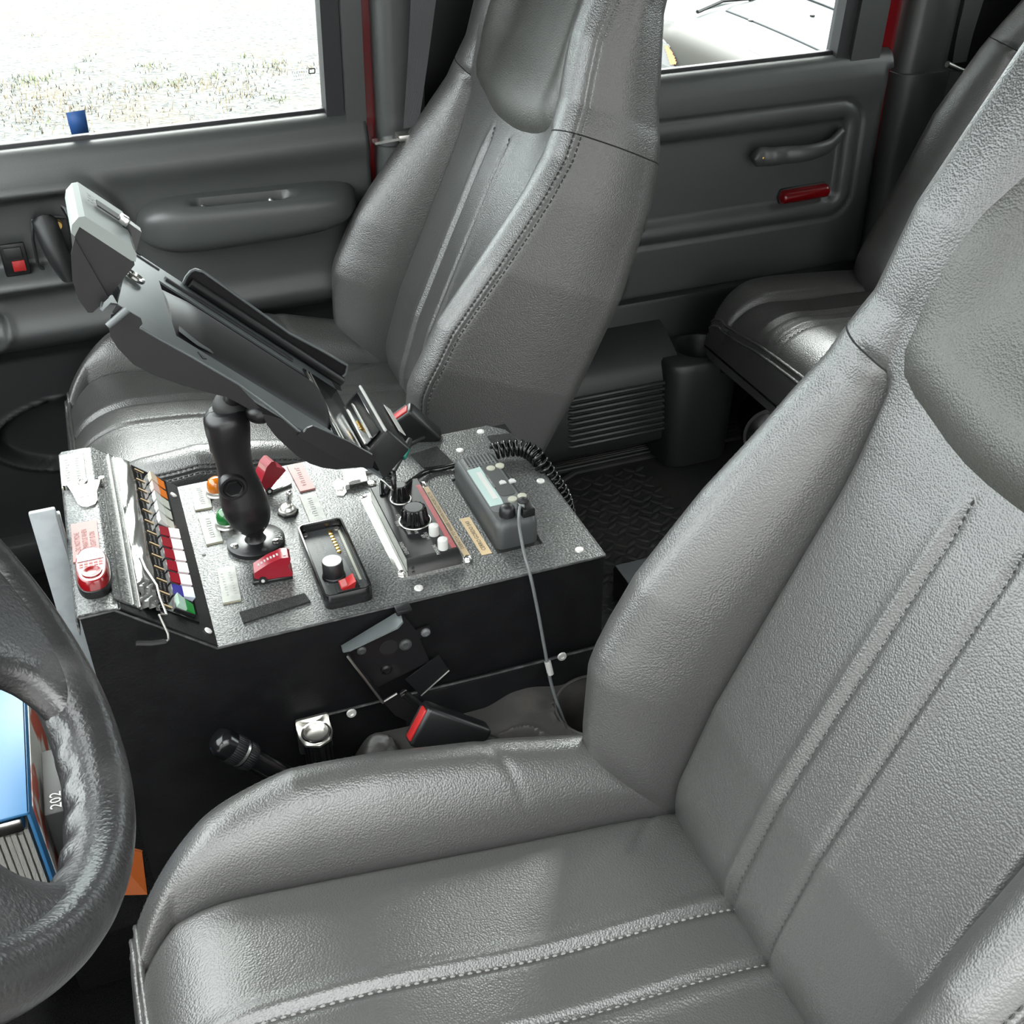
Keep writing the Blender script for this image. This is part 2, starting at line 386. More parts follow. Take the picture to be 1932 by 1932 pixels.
def d1(x, z):
    sd = rsdf(x, z, -0.45, 0.700, 0.38, 0.064, 0.052)
    y = 0.028 * smooth(-sd, 0.0, 0.014) - 0.019 * gauss(sd - 0.010, 0.012)
    y = y + 0.004 * np.sin((z - 0.55) / 0.25 * math.pi) * (z > 0.55) * (z < 0.80)
    y = y - 0.006 * gauss(z - 0.780, 0.02)
    y = y - 0.010 * gauss(z - 0.545, 0.02) + 0.020 * smooth(-z, -0.53, -0.50) - 0.004 * gauss(z - 0.505, 0.006)
    sp = np.hypot(x + 0.30, z - 0.565)
    y = y - 0.006 * gauss(sp - 0.045, 0.006) + 0.004 * (sp < 0.04)
    rr = np.hypot((x + 0.17) / 0.165, (z - 0.345) / 0.072)
    y = y - 0.006 * gauss(rr - 1, 0.025) + 0.03 * smooth(-rr, -0.98, -0.9)
    return y
DOOR1 = struct('door_1', label='grey front passenger door')
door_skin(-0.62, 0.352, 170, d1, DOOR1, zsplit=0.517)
def d2(x, z):
    sd = rsdf(x, z, 0.95, 0.640, 0.362, 0.113, 0.05)
    y = 0.006 * gauss(sd, 0.0035) - 0.004 * gauss(sd + 0.018, 0.012) + 0.012 * smooth(-sd, 0.030, 0.042) + 0.003 * gauss(sd + 0.006, 0.002)
    y = y - 0.004 * gauss(z - 0.775, 0.03)
    y = y - 0.016 * smooth(-z, -0.418, -0.412) + 0.006 * gauss(z - 0.42, 0.004)
    sp = np.hypot(x - 0.77, z - 0.47); y = y - 0.006 * gauss(sp - 0.055, 0.005) + 0.005 * (sp < 0.05)
    e = smooth(x, 1.335, 1.366); y = y + 0.018 * e * e
    return y
DOOR2 = struct('door_2', label='grey rear passenger door')
door_skin(0.56, 1.366, 190, d2, DOOR2)

# front door fittings
def armrest():
    # loft along x of a padded D section
    G = []
    for i in range(49):
        u = i / 48; x = -0.034 + u * 0.358
        e = max(0.0, 1 - abs(2 * u - 1) ** 7) ** 0.5
        zt = 0.738 - 0.010 * u - 0.020 * (1 - e) * (1 - u); zb = 0.646 + 0.018 * (2 * u - 1) ** 4 + 0.012 * u
        prot = 0.070 * e * (1 - 0.25 * (1 - u)) + 0.004
        row = []
        for j in range(33):
            t = j / 32 * math.pi
            c = math.cos(t); s = math.sin(t)
            z = (zt + zb) / 2 + (zt - zb) / 2 * math.copysign(abs(c) ** 0.55, c) * (0.25 + 0.75 * e)
            y = 0.806 - prot * s ** 0.55
            # pull cup in the top of the arm rest
            if 0 < t < 1.0:
                cx_ = rsdf(np.array(x), np.array(t), 0.135, 0.46, 0.088, 0.24, 0.05)
                z -= 0.020 * float(smooth(-cx_, 0.0, 0.03)); y += 0.004 * float(smooth(-cx_, 0.0, 0.03))
            row.append((x, y, z))
        G.append(row)
    return MB().grid(np.array(G))
ar = armrest().build('armrest', 'door_plastic', DOOR1, 60)
for px, py in ((383, 391), (511, 378)):
    p = aty(px, py, 0.775); MB().sphere(p, 0.0045, n=10).build('screw', 'steel', ar)
# inside release lever in its recess
hg = []
for i in range(25):
    u = i / 24; z = 0.730 - 0.100 * u; xc = -0.166 + 0.016 * u ** 1.6; wdt = 0.0190 * (1 - 0.30 * u ** 4) * min(1, .55 + u * 6); pr = 0.034 * math.sin(min(1, u * 1.15 + .12) * math.pi * 0.5) + .002
    hg.append([(xc - wdt * math.cos(t), 0.812 - pr * math.sin(t) ** 0.7, z) for t in np.linspace(0, math.pi, 13)])
hd = MB().grid(np.array(hg)).build('door_handle', 'dark_plastic', DOOR1, 60)
MB().tube([aty(*p, 0.815) for p in ((62, 415), (80, 408), (125, 410), (132, 440), (140, 500), (132, 525), (95, 520), (72, 500), (62, 450))], 0.003, 6, True).build('handle_bezel', 'dark_plastic', DOOR1)
p = aty(108, 425, 0.812); MB().cyl(p + (0, 0.006, 0), p - (0, 0.003, 0), 0.008, 0.007).build('screw', 'brass', DOOR1)
p = aty(28, 488, 0.812); Md = frame(p, (1, 0, 0), (0, 0, 1), (0, -1, 0))
sw = MB().box((0, 0, 0.002), (0.038, 0.052, 0.008), Md, 0.003).build('lock_switch', 'black_plastic', DOOR1)
MB().box((0, 0.012, 0.007), (0.026, 0.018, 0.008), Md, 0.002).build('rocker', 'dark_plastic', sw)
MB().box((0.004, -0.010, 0.006), (0.019, 0.017, 0.005), Md, 0.001).build('lock_mark', 'red_bright', sw, label='red lock indicator square')
# window of the front door
W1 = struct('window_1', label='front passenger window')
MB().box2((-0.62, 0.8365, 0.835), (0.305, 0.8405, 1.40)).build('pane', 'window_glass', W1)
MB().prism([(0.292, 0.82), (0.321, 0.82), (0.345, 1.42), (0.316, 1.42)], 0.815, 0.85, frame((0, 0, 0), (1, 0, 0), (0, 0, 1), (0, -1, 0)) @ Matrix.Scale(-1, 4, (0, 0, 1))).build('run_channel', 'glass_frame', W1)
MB().prism([(0.322, 0.80), (0.354, 0.80), (0.378, 1.42), (0.345, 1.42)], 0.806, 0.85, frame((0, 0, 0), (1, 0, 0), (0, 0, 1), (0, -1, 0)) @ Matrix.Scale(-1, 4, (0, 0, 1))).build('frame_post', 'door_plastic', W1)
MB().box2((-0.62, 0.830, 0.822), (0.31, 0.843, 0.8365), 0.002).build('belt_seal', 'glass_frame', W1)
MB().box2((-0.62, 0.80, 1.38), (0.38, 0.85, 1.52), 0.01).build('frame_rail', 'door_plastic', W1)
# blue tape and the maker's stamp on the glass
a, b, c_, d_ = [aty(*p, 0.8355) for p in ((124, 213), (160, 207), (168, 250), (135, 254))]
MB().add([a, b, c_, d_, a - (0, .0006, 0), b - (0, .0006, 0), c_ - (0, .0006, 0), d_ - (0, .0006, 0)], [(0, 1, 2, 3), (4, 5, 6, 7), (0, 1, 5, 4), (1, 2, 6, 5), (2, 3, 7, 6), (3, 0, 4, 7)]).build('tape_strip', 'blue_tape', None, None)
tag(bpy.data.objects['tape_strip'], 'strip of blue masking tape at the bottom of the front window', 'tape')
st = MB()
for px, py, n, h in ((567, 136, 8, .0028), (570, 142, 8, .0028), (572, 149, 9, .0020)): scribble(st, aty(px, py, 0.836), 0.026, n, (1, 0, 0), (0, 0, 1), h)
for q in (((583, 130), (594, 129)), ((594, 129), (594, 138)), ((594, 138), (583, 139)), ((583, 139), (583, 130))): st.tube([aty(*q[0], .836), aty(*q[1], .836)], .0009, 4)
st.build('glass_stamp', 'ink_dark', W1)

# rear door fittings
gh = []
for i in range(41):
    u = i / 40; x = 1.070 + 0.200 * u; e = min(1, u / 0.06) ** .5 * min(1, (1 - u) / 0.05) ** .5
    arch = 0.028 * math.sin(math.pi * min(1, max(0, (u - 0.12) / 0.88))) + (0.010 if u < .2 else 0.010 * max(0, 1 - (u - .2) * 8)) + 0.004
    hz = (0.019 - 0.007 * u) * e
    zc = 0.672 + 0.012 * u ** 3 + (0.014 if u > .80 else 0) * (u - .80) / .2
    gh.append([(x, 0.800 - arch - 0.010 * math.sin(t), zc + hz * math.cos(t)) for t in np.linspace(0, 2 * math.pi, 17)])
gr = MB().grid(np.array(gh)).build('grab_handle', 'door_plastic', DOOR2, 60)
p = aty(1441, 297, 0.782); MB().cyl(p + (0, .01, 0), p - (0, .0035, 0), 0.010, 0.009).build('screw_well', 'black_plastic', gr)
p = aty(1439, 298, 0.779); MB().sphere(p, 0.004, n=10).build('screw', 'brass', gr)
for mt_, nm, gsc, off in (('dark_plastic', 'reflector_bezel', 1.12, 0.004), ('red_lens', 'reflector_lens', 1.0, 0.0)):
    ca, cb = aty(1474, 372, 0.806), aty(1557, 358, 0.806); G = []
    for i in range(31):
        u = i / 30; e = min(1, math.sqrt(max(0, 1 - (max(0, (abs(2 * u - 1) - .82)) / .18) ** 2)) + .02)
        c = ca + (cb - ca) * (u + (u - .5) * .13 * gsc)
        G.append([(c[0], c[1] + off - (0.016 if mt_ == 'red_lens' else 0.006) * e * math.sin(t), c[2] + 0.0135 * gsc * e * math.cos(t)) for t in np.linspace(0, math.pi, 13)])
    rf = MB().grid(np.array(G)).build(nm, mt_, DOOR2, 60)
W2 = struct('window_2', label='rear passenger window')
MB().box2((0.56, 0.8365, 0.835), (1.262, 0.8405, 1.40)).build('pane', 'window_glass', W2)
PM = frame((0, 0, 0), (1, 0, 0), (0, 0, 1), (0, 1, 0))
MB().prism([(1.245, 0.82), (1.271, 0.82), (1.315, 1.42), (1.288, 1.42)], 0.815, 0.85, PM).build('run_channel', 'glass_frame', W2)
MB().prism([(1.272, 0.80), (1.335, 0.80), (1.372, 1.42), (1.315, 1.42)], 0.808, 0.85, PM).build('frame_post', 'door_plastic', W2)
MB().box2((0.56, 0.830, 0.822), (1.27, 0.843, 0.8365), 0.002).build('belt_seal', 'glass_frame', W2)
MB().box2((0.56, 0.80, 1.38), (1.40, 0.85, 1.52), 0.01).build('frame_rail', 'door_plastic', W2)
# body-colour door shut faces and pillar trims
BP = struct('trim_5', label='grey pillar trim between the passenger doors')
MB().prism([(0.350, 0.10), (0.372, 0.10), (0.377, 0.60), (0.390, 1.45), (0.3615, 1.45), (0.3555, 0.75)], 0.824, 0.86, PM).build('painted_edge', 'red_paint', BP)
def pillar(x0, x1, y, z0, z1, r, mt_, nm, root, tilt=0.0):
    G = []
    for z in list(np.linspace(z0, z1, 8)):
        dx = tilt * (z - 0.8); row = []
        pts = [(x0, 0.86)] + [(x0 + r - r * math.cos(t), y + r - r * math.sin(t)) for t in np.linspace(0, math.pi / 2, 9)] + [(x1 - r + r * math.sin(t), y + r - r * math.cos(t)) for t in np.linspace(0, math.pi / 2, 9)] + [(x1, 0.86)]
        G.append([(px + dx, py, z) for px, py in pts])
    capz = G[-1] if z1 < 1 else G[0]
    b = MB().grid(np.array(G)); b.add(capz, [tuple(range(len(capz)))])
    return b.build(nm, mt_, root, 60)
pillar(0.372, 0.455, 0.788, 0.74, 1.5, 0.028, 'door_plastic', 'upper_trim', BP, 0.03)
pillar(0.369, 0.470, 0.776, 0.10, 0.775, 0.034, 'door_plastic', 'lower_trim', BP, 0.03)
MB().box2((0.455, 0.822, 0.42), (0.76, 0.85, 1.5)).build('black_filler', 'black_plastic', BP)  # black sheet standing in for the shaded gap, widened to cut window reflections
CP = struct('trim_6', label='grey pillar trim behind the rear door')
MB().prism([(1.330, 0.10), (1.385, 0.10), (1.385, 0.83), (1.410, 1.45), (1.352, 1.45), (1.330, 0.83)], 0.836, 0.87, PM).build('painted_edge', 'red_paint', CP)
pillar(1.388, 1.50, 0.800, 0.74, 1.5, 0.03, 'door_plastic', 'upper_trim', CP, 0.06)
pillar(1.384, 1.525, 0.788, 0.10, 0.785, 0.035, 'door_plastic', 'lower_trim', CP, 0.02)
MB().box2((1.50, 0.82, 0.10), (1.74, 0.87, 1.5)).build('black_filler', 'black_plastic', CP)
wr = MB().box2((0.0, 0.87, 0.0), (1.5, 0.89, 0.78)).build('wall_right', 'red_paint'); wr['kind'] = 'structure'

# sill, kick trim, floor mat -----------------------------------------
fs = slab('trim_9', (-1.0, 0.785, 0.095), (0.40, 0.87, 0.165), 'dark_plastic', 0.006); fs['label'] = 'dark sill below the front passenger door'
q = aty(664, 629, 0.800); MB().box(q, (0.060, 0.020, 0.012), None, .003).build('painted_sill', 'red_paint', BP)
SP = struct('trim_7', label='ribbed black sill plate along the rear door')
MB().box2((0.40, 0.735, 0.095), (1.36, 0.80, 0.116), 0.004).build('plate', 'dark_plastic', SP)
rbm = None
for k in range(8):
    if rbm is None: rbm = MB().box2((0.66, 0.7415, 0.114), (1.30, 0.7445, 0.1195), 0.001, seg=1).build('rib', 'floor_rubber', SP)
    else:
        q = rbm.copy(); COL.objects.link(q); q.location.y += 0.0068 * k
MT = thing('floor_mat', (0.6, 0.3, 0.10), 'black rubber tread-plate mat on the rear floor', 'floor mat')
MB().prism([(0.36, -0.70), (1.12, -0.70), (1.12, 0.725), (0.70, 0.725), (0.655, 0.70), (0.36, 0.70)], 0.100, 0.106).build('mat_sheet', 'floor_rubber', MT)
MB().tube([(0.36, 0.705, 0.107), (0.655, 0.705, 0.107), (0.70, 0.728, 0.107), (1.12, 0.728, 0.107)], 0.006, 8).build('mat_rim', 'floor_rubber', MT)
def lug():
    G = []
    for i in range(7):
        u = i / 6; e = math.sin(math.pi * u) ** .6 + .05
        G.append([((u - .5) * 0.030, 0.0058 * e * math.cos(t), 0.0022 * e * math.sin(t)) for t in np.linspace(0, math.pi, 6)])
    return MB().grid(np.array(G))
lm = None; cnt = 0
for i in range(-2, 24):
    for j in range(26):
        x = 0.50 + i * 0.0225 + (j % 2) * 0.011; y = 0.185 + j * 0.0205
        if x > 0.93 or y > 0.70 or x < 0.50: continue
        if x < 0.40 + 0.42 * (y - .1): continue
        if x > 0.62 + 0.62 * (y - .15) + .05: continue
        if cnt >= 290: continue
        if lm is None:
            lm = lug().build('tread_lug', 'floor_rubber', MT, 60); me = lm.data; q = lm
            for v in me.vertices: v.co += Vector(ROOT[MT.name])
        else:
            q = lm.copy(); COL.objects.link(q)
        q.location = (x - 0.6, y - 0.3, 0.0058); q.rotation_euler = (0, 0, math.radians(35 if (i + j) % 2 else -50)); cnt += 1
KP = struct('trim_8', label='ribbed kick panel below the rear door')
G = []
for x in np.linspace(0.60, 0.895, 30):
    e = 1 - 0.35 * max(0, (0.68 - x) / 0.08) ** 2
    G.append([(x, y, z) for y, z in [(0.80, 0.385), (0.765, 0.378), (0.72, 0.355 * (.9 + .1 * e)), (0.700, 0.342), (0.688, 0.325), (0.682, 0.305), (0.680, 0.20), (0.684, 0.175), (0.70, 0.160), (0.74, 0.155), (0.80, 0.155)]])
MB().grid(np.array(G)).build('kick_body', 'dark_plastic', KP, 50)
rb = None
for k in range(9):
    z = 0.300 - k * 0.0125
    if rb is None: rb = MB().tube([(0.665, 0.683, z), (0.670, 0.679, z), (0.872, 0.679, z), (0.878, 0.683, z)], 0.0045, 8).build('rib', 'dark_plastic', KP)
    else: q = rb.copy(); COL.objects.link(q); q.location.z -= 0.0125 * k
slab('baseboard_right', (0.40, 0.782, 0.10), (1.36, 0.83, 0.425), 'dark_plastic', 0.008)
CH = thing('cup_holder', (0.93, 0.70, 0.10), 'dark moulded cup holder box beside the rear seat', 'cup holder')
G = []; cx, cy = 0.935, 0.715
for z, e in ((0.115, 0.86), (0.12, 0.9), (0.27, 1.0), (0.325, 1.0), (0.337, 0.97), (0.342, 0.90)):
    row = []
    for t in np.linspace(0, 2 * math.pi, 48, endpoint=False):
        c, s = math.cos(t), math.sin(t)
        row.append((cx + 0.078 * e * math.copysign(abs(c) ** .5, c), cy + 0.066 * e * math.copysign(abs(s) ** .5, s), z))
    G.append(row)
for z, r in ((0.342, 0.052), (0.335, 0.047), (0.255, 0.040)):
    G.append([(cx + 0.018 + r * math.cos(t), cy + 0.004 + r * math.sin(t), z) for t in np.linspace(0, 2 * math.pi, 48, endpoint=False)])
b = MB().grid(np.array(G), cv=True); b.add(G[-1], [tuple(range(48))])
b.build('holder_body', 'dark_plastic', CH, 50)
MB().tube([(cx + 0.062 + 0.036 * math.cos(t), cy - 0.045 + 0.036 * math.sin(t), 0.322) for t in np.linspace(0, 2 * math.pi, 32, endpoint=False)], 0.0065, 8, True, flat=1.6).build('holder_ring', 'dark_plastic', CH)

# ================================================================== SEATS
def ring_cols(W, rc, ws, n_c, n_b, n_k, n_s, Bd, rb, front, depth_fn):
    """One cross-section, from the middle of the back round the left side, over the front and back again.
    front(w) gives the front height; returns list of (w, d)."""
    Wc = W - rc
    half = []
    for i in range(n_c): w = ws * i / n_c; half.append((w, front(w)))
    for i in range(n_b): w = ws + (Wc - ws) * i / n_b; half.append((w, front(w)))
    Fc = front(Wc)
    for i in range(n_k + 1):
        th = math.pi / 2 * i / n_k; g = depth_fn(th)
        half.append((Wc + (rc + g) * math.sin(th), Fc - rc + (rc + g) * math.cos(th)))
    d0 = Fc - rc; d1 = Bd + rb
    for i in range(1, n_s + 1): u = i / n_s; half.append((W + 0.006 * math.sin(math.pi * u) - 0.004 * u, d0 + (d1 - d0) * u))
    for i in range(1, 7): a = math.pi / 2 * i / 6; half.append((W - 0.004 - rb + rb * math.cos(a), d1 - rb * math.sin(a)))
    for i in range(1, 9): half.append(((W - 0.004 - rb) * (1 - i / 8), Bd))
    left = [(-w, d) for w, d in half[:0:-1]]
    return left + half, len(half)

def dash(mb, pts, nrm, ln, gap, r):                       # a row of thread stitches along a line on the surface
    P = np.array(pts); s = np.concatenate([[0], np.cumsum(np.linalg.norm(np.diff(P, axis=0), axis=1))]); t = gap
    def ev(q): return np.array([np.interp(q, s, P[:, k]) for k in range(3)])
    while t + ln < s[-1]:
        a, b = ev(t), ev(t + ln); m_ = (a + b) / 2 + nrm * r * .9
        mb.tube([a - nrm * r * .4, a * .75 + b * .25 + nrm * r * .6, m_, a * .25 + b * .75 + nrm * r * .6, b - nrm * r * .4], r, 5); t += ln + gap
    return mb

def make_back(root, O, ang, yc, WT, AT, BT, FT, ws0, pleats, hs0, hs_slope, H, rc0, insert, prefix='back', stitch_mat='thread', plz=(0.0, 0.43), cap=0.07, rows=200, hlow=-0.07):
    U = np.array([math.sin(ang), 0, math.cos(ang)]); Nn = np.array([-math.cos(ang), 0, math.sin(ang)]); Yv = np.array([0, 1.0, 0])
    O = np.array([O[0], yc, O[1]])
    def Wf(h): return float(lerp(h, *WT))
    def rcf(h): return rc0
    def wsf(h): return min(ws0, (Wf(h) - rcf(h)) * 0.86)
    def hsf(w, h): return hs0 + hs_slope * max(0.0, abs(w) - ws0)
    def F(w, h):
        aw = abs(w); W = Wf(h); wsx = wsf(h); Wc = W - rcf(h)
        f = float(lerp(h, *FT))
        low = 1 - float(smooth(h, hs0 - 0.12, hs0 + 0.10)) if hs0 < H else 1.0; lowg = 1 - float(smooth(h, hs0 - 0.02, hs0 + .005)) if hs0 < H else 1.0
        if aw < wsx: f += 0.010 * (1 - (aw / wsx) ** 2) * low
        tt = min(1, max(0, (aw - wsx) / max(1e-4, Wc - wsx)))
        f += float(lerp(h, *AT)) * (low * math.sin(tt * math.pi / 2) ** 0.8 + (1 - low) * float(smooth(aw, wsx - 0.075, Wc - .012)))
        f -= 0.011 * math.exp(-((aw - wsx) / 0.006) ** 2) * lowg
        if plz[0] - .06 < h < plz[1] + .02:
            k = float(smooth(h, plz[0] - .05, plz[0])) * (1 - float(smooth(h, plz[1] - 0.04, plz[1] + 0.01)))
            for p_ in pleats:
                f += k * (-0.0062 * math.exp(-((w - p_) / 0.0040) ** 2) + 0.0028 * math.exp(-((w - p_ - 0.009) / 0.007) ** 2))
        if aw > wsx and hs0 < H: f -= 0.0035 * math.exp(-((h - hsf(w, h)) / 0.0050) ** 2) * (1 - float(smooth(aw, Wc - .022, Wc)))
        f -= 0.030 * max(0.0, (0.035 - h) / 0.10) ** 2 * 2
        if h > H - cap: g = (h - (H - cap)) / cap; f -= 0.06 * (1 - math.sqrt(max(0, 1 - g * g)))
        return f
    hh = np.unique(np.concatenate([np.linspace(hlow, H, rows), [hs0]])) if hs0 < H else np.linspace(hlow, H, rows)
    rs = int(np.argmin(abs(hh - hs0)))
    n_c, n_b, n_k, n_s = 46, 22, 26, 10; G = []
    for h in hh:
        W = Wf(h); k = 1.0
        if h > H - cap:
            g = (h - (H - cap)) / cap; W = W - 0.05 * (1 - math.sqrt(max(0, 1 - g * g)))
        bmp = float(smooth(h, hs0 - 0.13, hs0)) * (1 - float(smooth(h, hs0, hs0 + 0.10)))
        def front(w, h=h, bmp=bmp): return F(w, h + bmp * (hsf(w, h) - hs0))
        def dep(th): return -0.0022 * (gauss(th - 0.95, 0.045) + gauss(th - 1.15, 0.045)) + 0.0012 * gauss(th - 1.05, 0.05)
        Bd = float(lerp(h, *BT))
        if h > H - cap: g = (h - (H - cap)) / cap; Bd = Bd + 0.04 * (1 - math.sqrt(max(0, 1 - g * g)))
        ring, nh = ring_cols(W, rcf(h), wsf(h), n_c, n_b, n_k, n_s, Bd, 0.03, front, dep)
        G.append([O + Yv * w + U * (h + bmp * (hsf(w, h) - hs0)) + Nn * d for w, d in ring])
    G = np.array(G); nc = G.shape[1]; mid = nc // 2
    iW = n_c; iK = n_c + n_b + 17                                # seam between seat facing and side panel
    sub = lambda r0, r1, c0, c1: MB().grid(G[r0:r1 + 1, c0:c1 + 1])
    R = len(hh) - 1
    top = rs if hs0 < H else R
    cen = sub(0, top, mid - iW, mid + iW).build(prefix + '_panel', 'leather', root, 179)
    bl = sub(0, top, mid + iW, mid + iK).build('side_bolster', 'leather', root, 179)
    br = sub(0, top, mid - iK, mid - iW).build('side_bolster', 'leather', root, 179)
    if hs0 < H: sub(rs, R, mid - iK, mid + iK).build('headrest_wings', 'leather', root, 179)
    if hs0 < H:
        for c0, c1 in ((mid + iW, mid + iK + 26), (mid - iK - 26, mid - iW)): MB().tube(G[rs, c0:c1 + 1], 0.0009, 6).build('shoulder_seam', 'thread_dark', root, 60)
    sub(0, R, mid + iK, nc - 1).build('side_panel', 'leather', root, 179)
    sub(0, R, 0, mid - iK).build('side_panel', 'leather', root, 179)
    MB().add(G[-1], [tuple(range(nc))]).build(prefix + '_top', 'leather', root, 179); MB().add(G[0], [tuple(range(nc))]).build(prefix + '_underside', 'leather', root, 179)
    wp = lambda w, h: O + Yv * w + U * h + Nn * (F(w, h))
    for p_ in pleats:
        s = MB(); dash(s, [wp(p_, h) for h in np.linspace(max(plz[0], 0.0), plz[1], 90)], Nn, 0.0042, 0.0030, 0.0009); q = s.build('stitching', stitch_mat, cen, 60); q['kind'] = 'stuff'
    for sg, bo in ((1, bl), (-1, br)):
        s = MB()
        for col in (iK - 2, iK + 3):
            pts = G[:top + 1, mid + sg * col]; pts = pts[10:]; dash(s, pts, unit(Yv * sg + Nn * .4), 0.0042, 0.0030, 0.0009)
        q = s.build('stitching', 'thread', bo, 60); q['kind'] = 'stuff'
    if insert:
        bw, bh = insert; nb = len(bw); ctr = np.array([0.0, 0.60]); G2 = []
        for r in np.linspace(0, 1, 22):
            row = []
            for w, h in zip(bw, bh):
                ww = ctr[0] + (w - ctr[0]) * r; h2 = ctr[1] + (h - ctr[1]) * r
                base = F(ww, h2) if r < .999 else F(w, h)
                d = base + 0.017 * (1 - r ** 5) - 0.006 * r ** 8 - 0.008 * (1 - r * r) + 0.010 * (1 - r ** 4) * float(smooth(-h2, -0.56, -0.46))
                row.append(O + Yv * ww + U * h2 + Nn * d)
            G2.append(row)
        MB().grid(np.array(G2), cv=True).build('headrest_pad', 'leather_pad', root, 179)
    return wp

def make_cushion(root, O, b_ang, yc, W0, Wend, ws0, amp, pleats, Lc, rc0, bot, crown=0.012, prefix='cushion', stitch_mat='thread_light', roll=0.095, drop=0.085, rows=150, creases=False):
    Lv = np.array([-math.cos(b_ang), 0, math.sin(b_ang)]); Tv = np.array([math.sin(b_ang), 0, math.cos(b_ang)]); Yv = np.array([0, 1.0, 0])
    O = np.array([O[0], yc, O[1]])
    def Wf(l): f = max(0.0, (l - Lc * 0.62) / (Lc * 0.38)); return W0 - (W0 - Wend) * f ** 3
    def dr(l):
        g = max(0.0, (l - (Lc - roll)) / roll); return drop * (1 - math.sqrt(max(0.0, 1 - min(1, g) ** 2)))
    def F(w, l):
        aw = abs(w); Wc = Wf(l) - rc0; wsx = min(ws0, Wc - 0.02)
        f = 0.0
        if aw < wsx: f += crown * (1 - (aw / wsx) ** 2)
        tt = min(1, max(0, (aw - wsx) / max(1e-4, Wc - wsx)))
        f += float(lerp(l, *amp)) * math.sin(tt * math.pi / 2) ** 0.7
        f -= 0.011 * math.exp(-((aw - wsx) / 0.0065) ** 2)
        for p_ in pleats:
            f += -0.0065 * math.exp(-((w - p_) / 0.0042) ** 2) + 0.003 * math.exp(-((w - p_ - 0.010) / 0.008) ** 2)
        f += 0.004 * math.sin(l * 21 + 0.5) * math.cos(w * 9) * (aw < wsx)
        f -= 0.02 * max(0.0, (0.04 - l) / 0.1) ** 2
        if creases and w > 0.08:
            for w_, l_, k_, s_ in ((0.150, 0.045, -0.9, .0030), (0.128, 0.060, -0.5, .0022), (0.185, 0.050, 0.6, .0030), (0.205, 0.040, 0.9, .0024)): f -= s_ * math.exp(-((w - w_ - k_ * (l - l_)) / 0.0045) ** 2) * math.exp(-((l - l_) / 0.022) ** 2)
            f -= 0.0016 * math.exp(-((l - 0.175 - 0.55 * (w - 0.20)) / 0.006) ** 2) * (aw > wsx + .01)
        return f - dr(l)
    ll = np.concatenate([np.linspace(-0.07, Lc - roll, rows), Lc - roll + roll * np.sin(np.linspace(0, math.pi / 2, 46)[1:])])
    n_c, n_b, n_k, n_s = 46, 22, 26, 8; G = []
    for l in ll:
        def dep(th): return -0.0022 * (gauss(th - 0.95, 0.045) + gauss(th - 1.15, 0.045)) + 0.0012 * gauss(th - 1.05, 0.05)
        Wc = Wf(l) - rc0
        ring, nh = ring_cols(Wf(l), rc0, min(ws0, Wc - 0.02), n_c, n_b, n_k, n_s, bot, 0.02, lambda w: F(w, l), dep)
        ring = [(w, max(d, bot)) for w, d in ring]
        G.append([O + Yv * w + Lv * l + Tv * d for w, d in ring])
    G = np.array(G); nc = G.shape[1]; mid = nc // 2; iW = n_c; iK = n_c + n_b + 17; R = len(ll) - 1
    sub = lambda r0, r1, c0, c1: MB().grid(G[r0:r1 + 1, c0:c1 + 1])
    cen = sub(0, R, mid - iW, mid + iW).build(prefix + '_panel', 'leather', root, 179)
    bo = {}
    bo[1] = sub(0, R, mid + iW, mid + iK).build(prefix + '_bolster', 'leather', root, 179)
    bo[-1] = sub(0, R, mid - iK, mid - iW).build(prefix + '_bolster', 'leather', root, 179)
    sub(0, R, mid + iK, nc - 1).build(prefix + '_skirt', 'leather', root, 179)
    sub(0, R, 0, mid - iK).build(prefix + '_skirt', 'leather', root, 179)
    MB().add(G[-1], [tuple(range(nc))]).build(prefix + '_front', 'leather', root, 179); MB().add(G[0], [tuple(range(nc))]).build(prefix + '_rear', 'leather', root, 179)
    # piped double seam over the front edge
    ri = int(np.argmin(abs(ll - (Lc - 0.007))))
    for k in (0, 4):
        pts = G[min(R, ri + k), mid - iK:mid + iK + 1]; n = unit(Lv * .8 + Tv * .5); pad = np.concatenate([np.repeat(pts[:1], 12, 0), pts, np.repeat(pts[-1:], 12, 0)]); sm = np.stack([np.convolve(pad[:, c_], np.ones(25) / 25, 'valid') for c_ in range(3)], 1); e_ = np.minimum(1, np.minimum(np.arange(len(pts)), np.arange(len(pts))[::-1]) / 12.0)[:, None]; pts = pts * (1 - e_) + sm * e_
        MB().tube(pts[::2] + n * 0.0005, 0.0028, 6).build('piping', 'leather', cen, 60)
    wp = lambda w, l: O + Yv * w + Lv * l + Tv * F(w, l)
    for p_ in pleats:
        s = MB(); dash(s, [wp(p_, l) for l in np.linspace(0.0, Lc - 0.03, 110)], Tv, 0.0048, 0.0030, 0.0011); q = s.build('stitching', stitch_mat, cen, 60); q['kind'] = 'stuff'
    s = MB()
    for sg in (1, -1):
        for col in (iK - 2, iK + 3): dash(s, G[8:-1, mid + sg * col], unit(Yv * sg + Tv * .4), 0.0042, 0.0030, 0.0009)
    q = s.build('stitching', 'thread', cen, 60); q['kind'] = 'stuff'
    return wp

INS_W = []; INS_H = []
for w, h in [(0, .438), (.03, .4385), (.06, .441), (.09, .4465), (.115, .4535), (.14, .462), (.158, .473), (.166, .490), (.167, .53), (.162, .575), (.152, .62), (.138, .66), (.118, .70), (.09, .735), (.05, .757), (0, .765)]:
    INS_W.append(w); INS_H.append(h)
